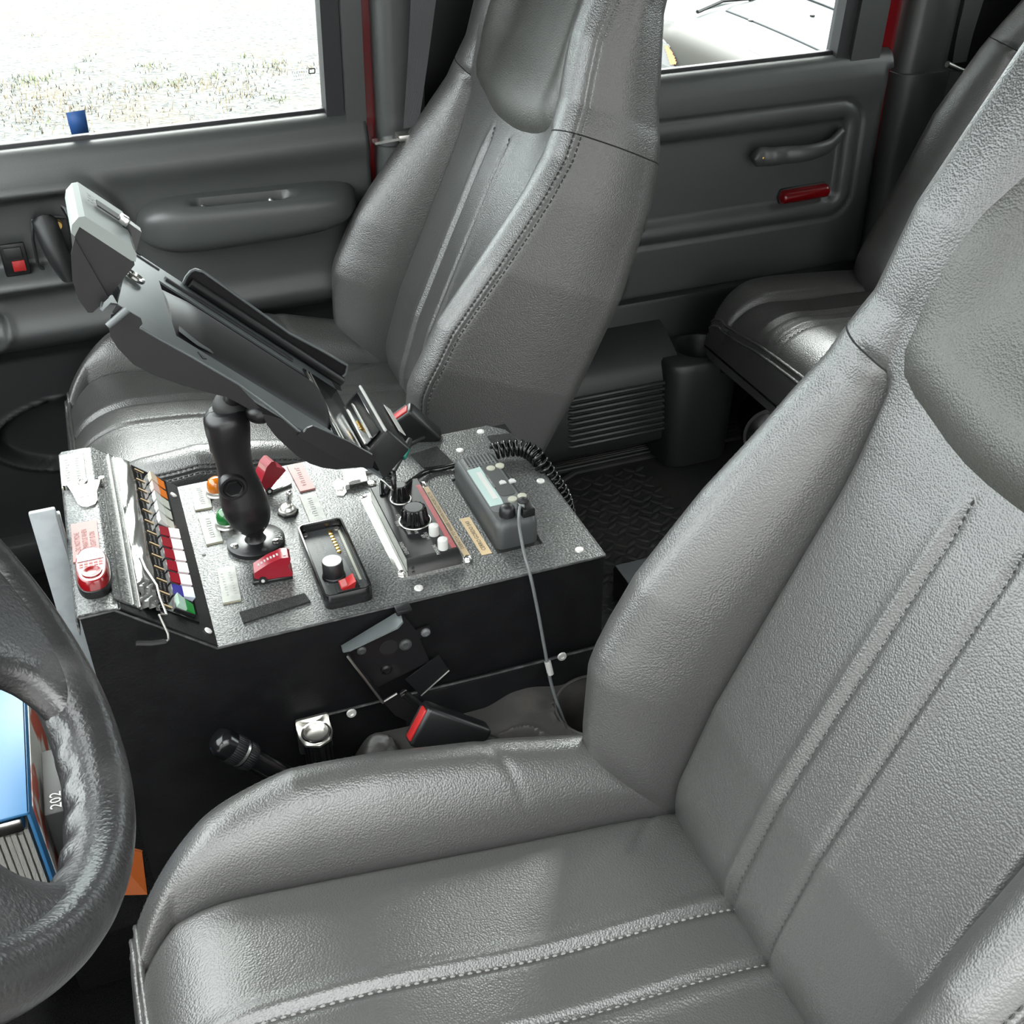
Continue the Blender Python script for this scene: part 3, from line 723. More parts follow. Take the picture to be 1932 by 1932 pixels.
# densify and mirror the outline of the head pad
_s = np.linspace(0, len(INS_W) - 1, 46); _w = np.interp(_s, range(len(INS_W)), INS_W); _h = np.interp(_s, range(len(INS_H)), INS_H)
INS = (list(_w) + [-x for x in _w[-2:0:-1]], list(_h) + list(_h[-2:0:-1]))
def front_seat(name, label, yc):
    r = thing(name, (0.2, yc, 0.10), label, 'car seat', 'front bucket seats')
    make_cushion(r, (0.335, 0.44), math.radians(8.5), yc, 0.258, 0.195, 0.170,
                 ([0, .17, .30, .38, .46, .53], [.040, .064, .072, .070, .045, .012]), (-0.031, 0.031), 0.530, 0.034, -0.15, creases=True)
    make_back(r, (0.320, 0.460), math.radians(23.8), yc,
              ([-.08, 0, .15, .30, .40, .47, .52, .60, .72, .86], [.235, .25, .262, .262, .253, .240, .230, .222, .208, .19]),
              ([-.08, 0, .10, .20, .30, .36, .45, .52, .60, .75, .86], [.05, .075, .100, .094, .070, .054, .032, .030, .042, .036, .015]),
              ([-.08, 0, .15, .30, .42, .50, .58, .66, .75, .86], [-.125, -.130, -.140, -.145, -.138, -.122, -.092, -.062, -.050, -.044]),
              ([-.08, 0, .12, .25, .40, .47, .9], [-.004, 0, .010, .006, 0, 0, 0]),
              0.168, (-0.031, 0.031), 0.472, 0.27, 0.86, 0.034, INS)
    # pedestal and slide rails under the cushion
    MB().box2((-0.10, yc - 0.20, 0.10), (0.33, yc + 0.20, 0.30), 0.02).build('seat_base', 'black_plastic', r)
    for s in (-1, 1): MB().box2((-0.14, yc + s * 0.17 - 0.02, 0.10), (0.40, yc + s * 0.17 + 0.02, 0.135), 0.004).build('slide_rail', 'steel', r)
    return r
DRV = front_seat('driver_seat', 'dark grey leather driver seat filling the foreground beside the steering wheel', -0.552)
PAS = front_seat('passenger_seat', 'dark grey leather high-back passenger seat beyond the console', 0.525)
# latch box on the back of the passenger seat
MB().box((0.612, 0.36, 0.785), (0.050, 0.030, 0.085), None, 0.006).build('back_latch', 'black_plastic', PAS)

RB = thing('rear_bench', (1.2, 0.25, 0.10), 'dark grey leather rear bench seat behind the front seats', 'car seat')
make_cushion(RB, (1.42, 0.43), math.radians(6), 0.27, 0.445, 0.40, 0.345,
             ([0, .2, .35, .47], [.012, .014, .012, .004]), (0.245, 0.195, -0.195, -0.245), 0.475, 0.034, -0.13, prefix='bench', stitch_mat='thread', crown=0.02)
make_back(RB, (1.255, 0.47), math.radians(25), 0.27,
          ([-.08, 0, .3, .42, .55, .65], [.40, .41, .41, .39, .35, .31]), ([-.08, 0, .3, .5, .65], [.02, .03, .03, .02, .01]),
          ([-.08, .65], [-.10, -.09]), ([-.08, .65], [0, 0]), 0.30, (), 0.44, 0.1, 0.65, 0.04, None, prefix='bench_back')
p = aty(1722, 378, 0.650)
MB().lathe([(0.024, -0.004), (0.026, 0.004), (0.020, 0.008), (0.017, 0.002), (0.016, -0.006)], frame(p, *basis((-0.75, 0.25, 0.35))), 24).build('belt_guide', 'black_plastic', RB)
MB().box2((1.08, -0.10, 0.10), (1.45, 0.60, 0.30), 0.01).build('bench_base', 'black_plastic', RB)

# ================================================================== CENTRE CONSOLE
YN, YF, ZT, ZL = -0.162, 0.152, 0.600, 0.672
CO = thing('centre_console', (0.08, 0, 0.10), 'black steel equipment console with speckled top between the front seats', 'console')
prof = [(-0.183, 0.10), (0.349, 0.10), (0.349, ZT - 0.002), (-0.068, ZT - 0.002), (-0.149, ZL - 0.003), (-0.156, ZL - 0.001), (-0.183, ZL - 0.001)]
MB().prism(prof, -YF + 0.001, -YN - 0.001, frame((0, 0, 0), (1, 0, 0), (0, 0, 1), (0, -1, 0))).build('console_body', 'console_black', CO, 20)
def sheet(outline_xz, y0, y1, th):                        # bent plate following a profile across the console
    b = MB(); o_ = np.array(outline_xz); n = len(o_); G = []
    nr = []
    for i in range(n):
        a = o_[max(0, i - 1)]; c = o_[min(n - 1, i + 1)]; t = unit(c - a); nr.append((-t[1], t[0]))
    up = [(x + nx * th, z + nz * th) for (x, z), (nx, nz) in zip(o_, nr)]
    loop = list(map(tuple, o_)) + up[::-1]
    for y in (y0, y1): G.append([(p[0], y, p[1]) for p in loop])
    b.grid(np.array(G), cv=True); b.add(G[0], [tuple(range(len(loop)))]); b.add(G[1], [tuple(range(len(loop)))]); return b
# flat top with the opening cut for the radio
RX0, RX1, RY0, RY1 = 0.2420, 0.2955, -0.1178, 0.0460
b = MB()
for a, c in (((-0.068, YN), (RX0, YF)), ((RX0, YN), (RX1, RY0)), ((RX0, RY1), (RX1, YF))): b.box2((a[0], a[1], ZT - 0.002), (c[0], c[1], ZT))
b.prism([(RX1, YN), (0.351, YN), (0.351, 0.095), (0.343, 0.133), (0.325, YF), (RX1, YF)], ZT - 0.002, ZT)
b.build('top_plate', 'console_top', CO, 20)
b = MB().box2((RX0, RY0, ZT - 0.03), (RX1, RY1, ZT - 0.0018)); b.build('radio_well', 'rubber', CO)
sheet([(-0.068, ZT), (-0.149, ZL)][::-1], YN, YF, 0.0016).build('sloped_plate', 'console_black', CO, 20)
led = [(-0.147, ZL - 0.0015), (-0.153, ZL + 0.0002), (-0.160, ZL + 0.001), (-0.183, ZL + 0.001), (-0.1855, ZL - 0.001), (-0.1858, ZL - 0.02)]
sheet(led[::-1], YN - 0.001, YF, 0.0016).build('ledge_plate', 'console_top', CO, 50)
# worn edges of the folded sheet, lower side plate with its scuffed fold
MB().tube([(-0.068, YN - .001, ZT - .001), (0.350, YN - .001, ZT - .001)], 0.0014, 6).build('top_edge', 'console_scuff', CO)
MB().tube([(-0.184, YN - .001, ZL - .001), (-0.152, YN - .001, ZL - .0005), (-0.068, YN - .001, ZT - .001)], 0.0016, 6).build('slope_edge', 'console_scuff', CO)
MB().tube([(0.350, YN, ZT - .001), (0.350, 0.09, ZT - .001)], 0.0012, 6).build('end_edge', 'console_scuff', CO)
MB().box2((0.113, YN - 0.010, 0.12), (0.351, YN - 0.002, 0.479), 0.003).build('lower_side_plate', 'console_black', CO)
MB().tube([(0.02, YN - .0045, 0.4795), (0.113, YN - .0065, 0.4800), (0.22, YN - .0095, 0.480), (0.350, YN - .0095, 0.480)], 0.0016, 6).build('scuffed_fold', 'console_scuff', CO)
for px, py in ((663, 1345), (1060, 1238)):
    q = aty(px, py, YN - 0.011); MB().lathe([(0.0055, 0), (0.0050, 0.002), (0.0022, 0.0022), (0.002, 0.001)], frame(q, *basis((0, -1, 0.0))), 12).build('rivet', 'bright_metal', CO)
for px, py in ((907, 815), (1020, 908), (1093, 1038), (790, 1110), (868, 850)):
    q = atz(px, py, ZT); MB().lathe([(0.0050, 0), (0.0046, 0.0014), (0.003, 0.0020), (0.0011, 0.0016)], frame(q, (1, 0, 0), (0, 1, 0), (0, 0, 1)), 14).build('screw', 'bright_metal', CO)
q = atz(385, 1047, ZT); MB().cyl(q, q + (0, 0, .0005), 0.0022, n=10).build('spare_hole', 'rubber', CO)

# ---- sloped switch panel
SO = np.array([-0.149, 0.0, ZL]); ES = unit((0.081, 0, -0.072)); EN = np.array([-ES[2], 0, ES[0]])
def slp(s, y, h=0.0): return SO + ES * s + EN * h + np.array([0, y, 0])
SM = lambda s, y, h=0.0017: frame(slp(s, y, h), ES, (0, 1, 0), EN)
SWP = thing('rocker_switch_bank', slp(0.07, 0, 0), 'angled black panel with a column of twelve coloured rocker switches', 'switch bank')
MB().box((0.0185, 0, 0.0008), (0.046, 0.282, 0.0016), SM(0.050, 0.006), 0.0006, 1).build('panel_face', 'black_gloss', SWP)
for k in range(13):
    y = 0.1395 - k * 0.02245; MB().box((0, 0, 0.0012), (0.0115, 0.0011, 0.0010), SM(0.0545, y, 0.0030)).build('divider', 'label_tan', SWP)
ink = MB()
for k in range(12):
    y = 0.1283 - k * 0.02245
    for s_ in (0.0515, 0.0562): scribble(ink, slp(s_, y, 0.0037), 0.012, 6, (0, 1, 0), -ES, 0.0017)
ink.build('switch_legends', 'ink_white', SWP)
caps = ['cap_cream', 'cap_pink', 'cap_white', 'cap_white', 'cap_white'] + ['cap_rose'] * 5 + ['cap_blue', 'cap_mint']
lens = ['orange_lens', 'orange_lens', 'clear_switch', 'clear_switch', 'clear_switch'] + ['red_switch'] * 5 + ['blue_switch', 'green_switch']
for k in range(12):
    y = 0.1270 - k * 0.02245; first = k < 5 or k == 11; M_ = SM(0.0745, y, 0.0033)
    sgn = -1 if first else 1                      # which half is raised
    body = MB().box((0, 0, 0.001), (0.023, 0.0198, 0.004), M_, 0.0008, 1).build('rocker_switch', 'black_plastic', SWP)
    hi = [(sgn * 0.0108, 0.0012), (0, 0.0012), (0, 0.0050), (sgn * 0.0108, 0.0085)]
    lo = [(-sgn * 0.0108, 0.0012), (0, 0.0012), (0, 0.0050), (-sgn * 0.0108, 0.0030)]
    FM = M_ @ frame((0, 0, 0), (1, 0, 0), (0, 0, 1), (0, -1, 0))
    MB().prism(hi, -0.0092, 0.0092, FM).build('cap', caps[k], body, 20)
    MB().prism(lo, -0.0090, 0.0090, FM).build('lens', lens[k], body, 20)
for s_, y in ((0.099, 0.123), (0.1005, -0.142)):
    MB().lathe([(0.0042, 0), (0.0040, 0.0012), (0.0025, 0.0018)], SM(s_, y, 0.0016), 12).build('screw', 'bright_metal', CO)
# raised channel strips and the taped-over holder along the slope
STR = thing('channel_strip', slp(0.02, 0, 0), 'narrow metal channel with clear taped cover along the sloped panel', 'strip')
for s_, h_, mt_ in ((0.0035, 0.0020, 'console_scuff'), (0.0155, 0.0036, 'steel'), (0.0225, 0.0036, 'steel')):
    MB().box((0, 0, h_ / 2), (0.0016, 0.296, h_), SM(s_, -0.003, 0.0016), 0.0004, 1).build('rail', mt_, STR)
MB().box((0, 0, 0.0006), (0.030, 0.298, 0.0012), SM(0.0105, -0.002, 0.0016)).build('channel_floor', 'console_top', STR)
G = []
for i in range(60):
    y = 0.146 - i * 0.0050; row = []
    for j in range(12):
        u = j / 11; wob = 0.0006 * math.sin(i * .9 + j * 1.7) + 0.0012 * math.sin(i * .37 + j) + (0.004 * math.sin(i * 2.1 + j * 2) if i > 48 else 0)
        row.append(slp(0.0245 + u * 0.0225 + (0.002 * math.sin(i * 1.3) if i > 50 else 0), y, 0.0030 + 0.0040 * math.sin(math.pi * u) + wob * .5))
    G.append(row)
tp = MB().grid(np.array(G)).build('crumpled_tape', 'tape', STR, 179)
WR = MB().tube([slp(0.030, -0.060, 0.008), slp(0.033, -0.085, 0.009), slp(0.042, -0.110, 0.010), slp(0.0445, -0.128, 0.008), slp(0.050, -0.150, 0.006), aty(300, 1160, YN - .010), aty(317, 1196, YN - .013), aty(318, 1206, YN - .014), aty(312, 1212, YN - .014)], 0.0012, 8)
w0 = WR.build('hook_wire', 'steel'); tag(w0, 'thin bent steel wire hooking over the console side', 'wire')
p0 = aty(314, 1211, YN - .014); p1 = aty(256, 1214, YN - 0.014)
q = MB().tube([p0, p0 + (p1 - p0) * .1, p1 * .5 + p0 * .5 + np.array((0, 0, -.001)), p1], [0.0022, 0.0030, 0.0032, 0.0030], 8).build('wire_grip', 'rubber', w0)

# ---- plates on the ledge and the top
def plate(px4, z, name, label, mt_, lines, worn=None, group='engraved label plates on the console', th=0.0022):
    pts = [atz(px, py, z)[:2] for px, py in px4]; c = np.mean(pts, 0)
    sx = abs(np.mean([pts[1][0], pts[2][0]]) - np.mean([pts[0][0], pts[3][0]])); sy = abs(np.mean([pts[0][1], pts[1][1]]) - np.mean([pts[2][1], pts[3][1]]))
    rot = math.atan2((pts[1][1] - pts[0][1]), (pts[1][0] - pts[0][0])) * 0.5
    r = thing(name, (c[0], c[1], z), label, 'label plate', group)
    M_ = Matrix.Translation((c[0], c[1], z)) @ Matrix.Rotation(rot, 4, 'Z')
    MB().box((0, 0, th * .3), (sx, sy, th * .6), M_).build('plate_core', 'label_edge' if mt_ == 'label_white' else 'label_pink', r)
    MB().box((0, 0, th * .8), (sx * .995, sy * .995, th * .4), M_).build('plate_face', mt_, r)
    b = MB(); n = max(len(lines or []), worn or 0)
    for i in range(n):
        x = c[0] + ((i + .5) / n - .5) * sx * (0.86 if n > 1 else .3)
        if lines: write(b, lines[i], (x, c[1], z + th), sx * .30, *FWD, sx=.62)
        else: scribble(b, (x, c[1], z + th), sy * .62, 9, *FWD, h=min(.005, sx / n * .32))
    b.build('engraving', 'ink_red' if mt_ == 'label_pink' else 'ink_grey', r)
    return r
c4 = lambda x, y: (100 + x * 160 / 997, 840 + y * 160 / 997)
c6 = lambda x, y: (320 + x * 320 / 1932, 840 + y * 320 / 1932)
ZP = ZL + 0.0026
plate([c4(75, 140), c4(360, 90), c4(400, 480), c4(110, 520)], ZP, 'label_plate', 'grey engraved plate at the far end of the raised ledge, above the chrome clip', 'label_white', None, 2)
plate([c4(205, 950), c4(510, 895), c4(570, 1310), c4(255, 1420)], ZP, 'label_plate', 'pink plate reading DO NOT MOVE APPARATUS WHEN LIGHT IS ON', 'label_pink', ['DO NOT MOVE', 'APPARATUS WHEN', 'LIGHT IS ON'])
plate([c6(225, 470), c6(420, 440), c6(495, 720), c6(310, 755)], ZT, 'label_plate', 'grey engraved plate beside the amber indicator lamp', 'label_white', None, 1)
plate([c6(325, 820), c6(510, 780), c6(610, 1110), c6(420, 1145)], ZT, 'label_plate', 'grey engraved plate beside the green indicator lamp', 'label_white', None, 1)
plate([c6(530, 1425), c6(725, 1395), c6(840, 1770), c6(625, 1815)], ZT, 'label_plate', 'grey engraved plate beside the closed red switch guard', 'label_white', None, 2)
plate([c6(1345, 250), c6(1525, 205), c6(1640, 510), c6(1480, 545)], ZT, 'label_plate', 'pink engraved plate beside the opened red switch guard', 'label_pink', None, 1)
plate([c6(1480, 590), c6(1655, 555), c6(1800, 860), c6(1600, 890)], ZT, 'label_plate', 'grey engraved plate between the bat toggle and the black control box', 'label_white', None, 1)

# chrome clip on the ledge
CL = thing('metal_clip', (-0.164, 0.045, ZP), 'shiny folded metal clip on the console ledge above the pink plate', 'clip')
MB().prism([(-0.181, 0.070), (-0.146, 0.066), (-0.151, 0.044), (-0.175, 0.046)], ZP + 0.004, ZP + 0.0055).build('clip_top', 'chrome', CL)
MB().add([(-0.1755, 0.046, ZP + .0055), (-0.151, 0.044, ZP + .0055), (-0.152, 0.031, ZP + .0005), (-0.172, 0.031, ZP + .0005), (-0.1755, 0.046, ZP + .0045), (-0.151, 0.044, ZP + .0045), (-0.152, 0.031, ZP), (-0.172, 0.031, ZP)], [(0, 1, 2, 3), (4, 5, 6, 7), (0, 1, 5, 4), (1, 2, 6, 5), (2, 3, 7, 6), (3, 0, 4, 7)]).build('clip_flap', 'bright_metal', CL)
MB().prism([(-0.172, 0.033), (-0.152, 0.032), (-0.155, 0.024), (-0.163, 0.021), (-0.169, 0.025)], ZP, ZP + 0.002).build('clip_lip', 'chrome', CL)
for s in (0, 1):
    x = -0.182 if s == 0 else -0.1445; MB().cyl((x, 0.069, ZP), (x, 0.069, ZP + .006), 0.003, n=12).build('clip_hinge', 'chrome', CL)
MB().tube([(-0.164 + 0.0045 * math.cos(t), 0.068 + 0.0045 * math.sin(t), ZP + 0.0065) for t in np.linspace(0, 2 * math.pi, 20, endpoint=False)], 0.0011, 6, True).build('clip_eye', 'steel', CL)
b = MB(); scribble(b, (-0.1635, 0.0395, ZP + 0.0036), 0.018, 9, (1, 0, 0), (0, 1, -0.35), 0.004); b.build('clip_marking', 'ink_red', CL)

# red marker lamp
RL = thing('marker_lamp', (-0.165, -0.108, ZP), 'red lens warning lamp on a black base at the near end of the ledge', 'lamp')
def stadium(hx, hy, n=12, p=2.6):
    return [(math.copysign(abs(math.cos(t)) ** (2 / p), math.cos(t)) * hx, math.copysign(abs(math.sin(t)) ** (2 / p), math.sin(t)) * hy) for t in np.linspace(0, 2 * math.pi, 4 * n, endpoint=False)]
def loft2(layers, M):
    b = MB(); G = []
    for hx, hy, z, dy in layers: G.append([tuple(M @ Vector((x, y + dy, z))) for x, y in stadium(hx, hy)])
    b.grid(np.array(G), cv=True); b.add(G[-1], [tuple(range(len(G[-1])))]); b.add(G[0], [tuple(range(len(G[0])))]); return b
LMt = Matrix.Translation((-0.1652, -0.1085, ZP - 0.001))
loft2([(0.0165, 0.0345, 0, 0), (0.0165, 0.0345, 0.009, 0), (0.016, 0.034, 0.0095, 0)], LMt).build('lamp_base', 'black_plastic', RL, 40)
loft2([(0.0155, 0.0335, 0.009, 0), (0.0150, 0.0325, 0.014, 0), (0.0135, 0.030, 0.0175, 0), (0.0125, 0.028, 0.0180, 0)], LMt).build('lamp_lens', 'red_lens', RL, 40)
MB().lathe([(0.0095, 0), (0.009, .0012), (0.0068, .0012), (0.0050, .0003), (0.0042, .0002)], LMt @ Matrix.Translation((0, -0.014, 0.018)), 24).build('lens_ring', 'red_lens', RL)
MB().box((0, 0.0125, 0.0184), (0.0240, 0.0125, 0.0006), LMt).build('lamp_sticker', 'cap_rose', RL)
b = MB(); [scribble(b, np.array(LMt @ Vector((0, yy, 0.0188))), 0.018, 8, (1, 0, 0), (0, 1, 0), .0022) for yy in (0.0105, 0.0145)]; b.build('sticker_print', 'ink_red', RL)
G = MB(); [G.box((x, y, 0.0181), (0.0035, 0.0035, 0.0006), LMt) for x in np.arange(-.009, .0091, .0045) for y in (-.002, .0025)]; q = G.build('lens_prisms', 'red_bright', RL); q['kind'] = 'stuff'

# indicator lamps
for nm, px, lensm, lab in (('amber', (550, 560), 'amber_lens', 'amber dome indicator lamp partly behind the black mount arm'), ('green', (660, 920), 'green_lens', 'green dome indicator lamp beside the black mount arm')):
    q = atz(*c6(*px), ZT); r = thing('indicator_lamp', q, lab, 'lamp', 'dome indicator lamps on the console')
    M_ = frame(q, (1, 0, 0), (0, 1, 0), (0, 0, 1))
    MB().lathe([(0.0138, 0), (0.0138, 0.003), (0.0125, 0.0045), (0.0125, 0.0065), (0.0118, 0.008)], M_, 28).build('lamp_collar', 'steel', r)
    MB().lathe([(0.0112, 0.007), (0.0112, 0.012), (0.0105, 0.0165), (0.0085, 0.0205), (0.005, 0.023), (0.0015, 0.0238)], M_, 28).build('lamp_dome', lensm, r, 60)
# toggle
q = atz(*c6(1350, 775), ZT); r = thing('toggle_switch', q, 'chrome bat toggle switch between the mount base and a grey plate', 'switch')
M_ = frame(q, (1, 0, 0), (0, 1, 0), (0, 0, 1))
MB().lathe([(0.0120, 0), (0.0122, 0.003), (0.011, 0.0042)], M_, 6).build('hex_nut', 'rubber', r, 20)
MB().lathe([(0.0105, 0.004), (0.0100, 0.0062), (0.0088, 0.0068), (0.0072, 0.0105), (0.006, 0.0112)], M_, 24).build('collar', 'steel', r)
MB().lathe([(0.0026, 0.010), (0.0032, 0.018), (0.0038, 0.0265), (0.0033, 0.029), (0.0015, 0.0302)], M_ @ Matrix.Rotation(math.radians(10), 4, 'Y'), 16).build('bat_lever', 'chrome', r, 60)
# red guarded switches
GP = [(-0.0165, 0.010), (-0.0155, 0.0165), (0.000, 0.0250), (0.014, 0.0300), (0.0215, 0.0295), (0.0235, 0.0265), (0.0225, 0.0225), (0.0200, 0.0190), (0.0215, 0.0135), (0.0238, 0.0085), (0.0228, 0.0048), (0.012, 0.0056), (-0.004, 0.0056), (-0.010, 0.0062)]
def guard(q, rotz, tip, lab, basemat):
    r = thing('switch_guard', q, lab, 'switch', 'red flip-up switch guards on the console')
    B = Matrix.Translation(tuple(q)) @ Matrix.Rotation(rotz, 4, 'Z'); F2 = frame((0, 0, 0), (1, 0, 0), (0, 0, 1), (0, -1, 0))
    MB().box((0.002, 0, 0.0022), (0.042, 0.017, 0.0044), B, 0.001, 1).build('guard_base', basemat, r)
    Hn = B @ Matrix.Translation((-0.008, 0, 0.006)) @ Matrix.Rotation(-tip, 4, 'Y') @ Matrix.Translation((0.008, 0, -0.006))
    cov = MB().prism(GP, -0.0092, 0.0092, Hn @ F2).build('guard_cover', 'red_plastic', r, 25)
    for s in (-1, 1): MB().cyl(tuple(Hn @ Vector((-0.008, s * .0085, 0.006))), tuple(Hn @ Vector((-0.008, s * .0108, 0.006))), 0.0044, n=16).build('hinge_boss', 'rubber', r)
    MB().cyl(tuple(Hn @ Vector((-0.008, -.0115, 0.006))), tuple(Hn @ Vector((-0.008, .0115, 0.006))), 0.0019, n=12).build('hinge_pin', 'button_white', r)
    if tip == 0:
        b = MB(); up = unit((-0.009, 0, -0.005))
        for i in range(7): x = -0.010 + i * 0.0034; z = np.interp(x, [-.0155, 0, .014], [.0165, .025, .030]) + .0003; b.box(tuple(B @ Vector((x, 0, z))), (0.0020, 0.004, 0.0004))
        b.box(tuple(B @ Vector((0.0172, 0, 0.0302))), (0.003, 0.011, 0.0005)); b.build('cover_lettering', 'ink_white', cov)
    else:
        MB().add([tuple(Hn @ Vector(p)) for p in ((-.0150, -.0085, .0172), (-.0150, .0085, .0172), (.0125, .0085, .0300), (.0125, -.0085, .0300))], [(0, 1, 2, 3)]).build('cover_sticker', 'label_pink', cov)
    return r
guard(atz(*c6(1150, 1515), ZT), math.radians(-6), 0.0, 'closed red flip-up switch guard in front of the round mount base', 'black_plastic')
guard(atz(*c6(1165, 505), ZT), math.radians(18), math.radians(38), 'raised red flip-up switch guard at the far edge beside a pink plate', 'chrome')
# velcro pads
def velcro(px4, lab, th=0.0024):
    pts = [atz(px, py, ZT) for px, py in px4]; c = np.mean(pts, 0)
    r = MB().prism([(p[0], p[1]) for p in pts], ZT, ZT + th).build('velcro_pad', 'velcro'); tag(r, lab, 'velcro', 'black velcro pads on the console'); return r
velcro([(452, 1158), (575, 1122), (586, 1137), (460, 1178)], 'long black velcro strip near the console edge below the red guard')
velcro([(775, 860), (825, 845), (858, 878), (800, 885)], 'fuzzy black velcro patch between the cradle dock and the radio')
velcro([(920, 825), (965, 820), (975, 835), (930, 842)], 'small black velcro patch at the far corner of the console top')

# ---- black control box with knob and red rocker
BX = thing('control_box', (0.071, -0.073, ZT), 'black rimmed control box with silver-topped knob and red rocker switch', 'control box')
def rrect(x0, x1, y0, y1, r, n=6):
    out = []
    for cx, cy, a0 in ((x1 - r, y1 - r, 0), (x0 + r, y1 - r, 90), (x0 + r, y0 + r, 180), (x1 - r, y0 + r, 270)):
        out += [(cx + r * math.cos(math.radians(a0 + 90 * i / n)), cy + r * math.sin(math.radians(a0 + 90 * i / n))) for i in range(n + 1)]
    return out
bx = (0.0455, 0.0960, -0.1465, -0.0065)
G = []
for ins, z in ((0, ZT), (0, ZT + 0.0165), (0.0005, ZT + 0.0172), (0.0022, ZT + 0.0172), (0.0027, ZT + 0.0165), (0.0030, ZT + 0.0065)):
    G.append([(x, y, z) for x, y in rrect(bx[0] + ins, bx[1] - ins, bx[2] + ins, bx[3] - ins, 0.008 - ins)])
MB().grid(np.array(G), cv=True).build('box_rim', 'black_gloss', BX, 40)
MB().prism(rrect(bx[0] + .003, bx[1] - .003, bx[2] + .003, bx[3] - .003, 0.005), ZT + .001, ZT + .0065).build('box_face', 'radio_grey', BX)
ZB = ZT + 0.0066
q = atz(630, 1087, ZB); kb = MB().lathe([(0.0125, 0), (0.0122, 0.002), (0.0112, 0.003), (0.0108, 0.019), (0.0102, 0.020)], frame(q, (1, 0, 0), (0, 1, 0), (0, 0, 1)), 32).build('control_knob', 'black_satin', BX)
MB().cyl(q + (0, 0, .0199), q + (0, 0, .0207), 0.0100, n=32).build('knob_cap', 'bright_metal', kb)
q = np.array([0.0735, -0.1235, ZB]); rk = MB().box(q + (0, 0, .001), (0.024, 0.0175, 0.003), None, 0.0008).build('rocker_bezel', 'dark_plastic', BX)
MB().prism([(-0.0065, 0.002), (0.0065, 0.002), (0.0085, 0.0105), (0.0, 0.0065), (-0.0075, 0.0050)], -0.0075, 0.0075, Matrix.Translation(tuple(q)) @ frame((0, 0, 0), (1, 0, 0), (0, 0, 1), (0, -1, 0))).build('rocker', 'red_bright', rk, 20)
MB().add([tuple(q + np.array(p)) for p in ((-.0066, -.0063, .0056), (-.0002, -.0063, .0071), (-.0002, .0063, .0071), (-.0066, .0063, .0056))], [(0, 1, 2, 3)]).build('rocker_window', 'red_pale', rk)
a, c = atz(622, 1003, ZB), atz(640, 1041, ZB)
for i in range(8): p = a + (c - a) * i / 7; MB().lathe([(0.0024, 0), (0.0022, .0012), (0.0011, .0014)], frame(p, (1, 0, 0), (0, 1, 0), (0, 0, 1)), 10).build('led', 'brass', BX)
MB().box2((bx[1] - .0075, bx[2] + .03, ZB), (bx[1] - .005, bx[3] - .012, ZB + .0006)).build('side_stripe', 'button_ivory', BX)
MB().add([(bx[1] - .0175, -0.072, ZB + .0003), (bx[1] - .0135, -0.072, ZB + .0003), (bx[1] - .0120, -0.112, ZB + .0003), (bx[1] - .020, -0.112, ZB + .0003)], [(0, 1, 2, 3)]).build('printed_wedge', 'radio_face', BX)
b = MB()
for x, y, l, n in ((0.059, -0.043, .022, 8), (0.0665, -0.041, .026, 9), (0.0855, -0.050, .036, 12), (0.0575, -0.077, .006, 3), (0.0865, -0.100, .012, 5), (0.0555, -0.1085, .008, 4), (0.0635, -0.1075, .008, 4), (0.0715, -0.1065, .006, 3), (0.0868, -0.130, .010, 4)): scribble(b, (x, y, ZB), l, n, *FWD, h=.0024)
b.build('legends', 'ink_white', BX)
for x, y in ((bx[1] - .008, bx[3] - .008), (bx[0] + .007, bx[3] - .008), (bx[1] - .006, bx[2] + .006)): MB().lathe([(0.0034, 0), (0.0030, .0012), (0.0012, .0010)], frame((x, y, ZB), (1, 0, 0), (0, 1, 0), (0, 0, 1)), 12).build('screw', 'steel', BX)
# ---- siren head
SR = thing('siren_controller', (0.17, -0.037, ZT), 'black siren control head with two fluted knobs and red stripe', 'siren controller')
pl = rrect(0.1295, 0.2125, -0.1235, 0.0500, 0.006)
MB().prism(pl, ZT, ZT + .0022).build('mounting_plate', 'chrome', SR)
MB().box2((0.1335, -0.112, ZT + .0022), (0.1375, 0.040, ZT + .0042), .0005, seg=1).build('plate_fold', 'bright_metal', SR)
G = [[(x, y, z) for x, y in rrect(a, c, y0_, y1_, .0016, 3)] for a, c, y0_, y1_, z in ((0.1410, 0.2035, -0.1150, 0.0360, ZT + .002), (0.1412, 0.1990, -0.1150, 0.0360, ZT + .0165), (0.1420, 0.1975, -0.1142, 0.0352, ZT + .0185))]
b = MB().grid(np.array(G), cv=True); b.add(G[-1], [tuple(range(len(G[-1])))]); b.build('head_case', 'black_satin', SR, 30)
MB().box2((0.1405, -0.1148, ZT + .003), (0.1412, 0.0355, ZT + .0175)).build('case_edge', 'label_white', SR)
ZS = ZT + .0186
for px, r, h, lob in (((756, 943), 0.0105, 0.019, 10), ((783, 984), 0.0158, 0.018, 14)):
    q = atz(*px, ZS); M_ = frame(q, (1, 0, 0), (0, 1, 0), (0, 0, 1))
    k = MB().fluted([(r * 1.08, 0, 0), (r * 1.05, .0025, 0), (r * 1.0, .003, 1), (r * .86, h, 1), (r * .78, h + .0012, .6)], M_, lob, 0.16).build('fluted_knob', 'black_gloss', SR, 30)
    MB().cyl(q + (0, 0, h + .0011), q + (0, 0, h + .0016), r * .62, n=20).build('knob_disc', 'radio_grey', k)
    MB().tube([q + (0, 0, .0012) + np.array((r * 1.1 * math.cos(t), r * 1.1 * math.sin(t), 0)) for t in np.linspace(0, 2 * math.pi, 32, endpoint=False)], .0009, 6, True).build('knob_skirt', 'steel', k)
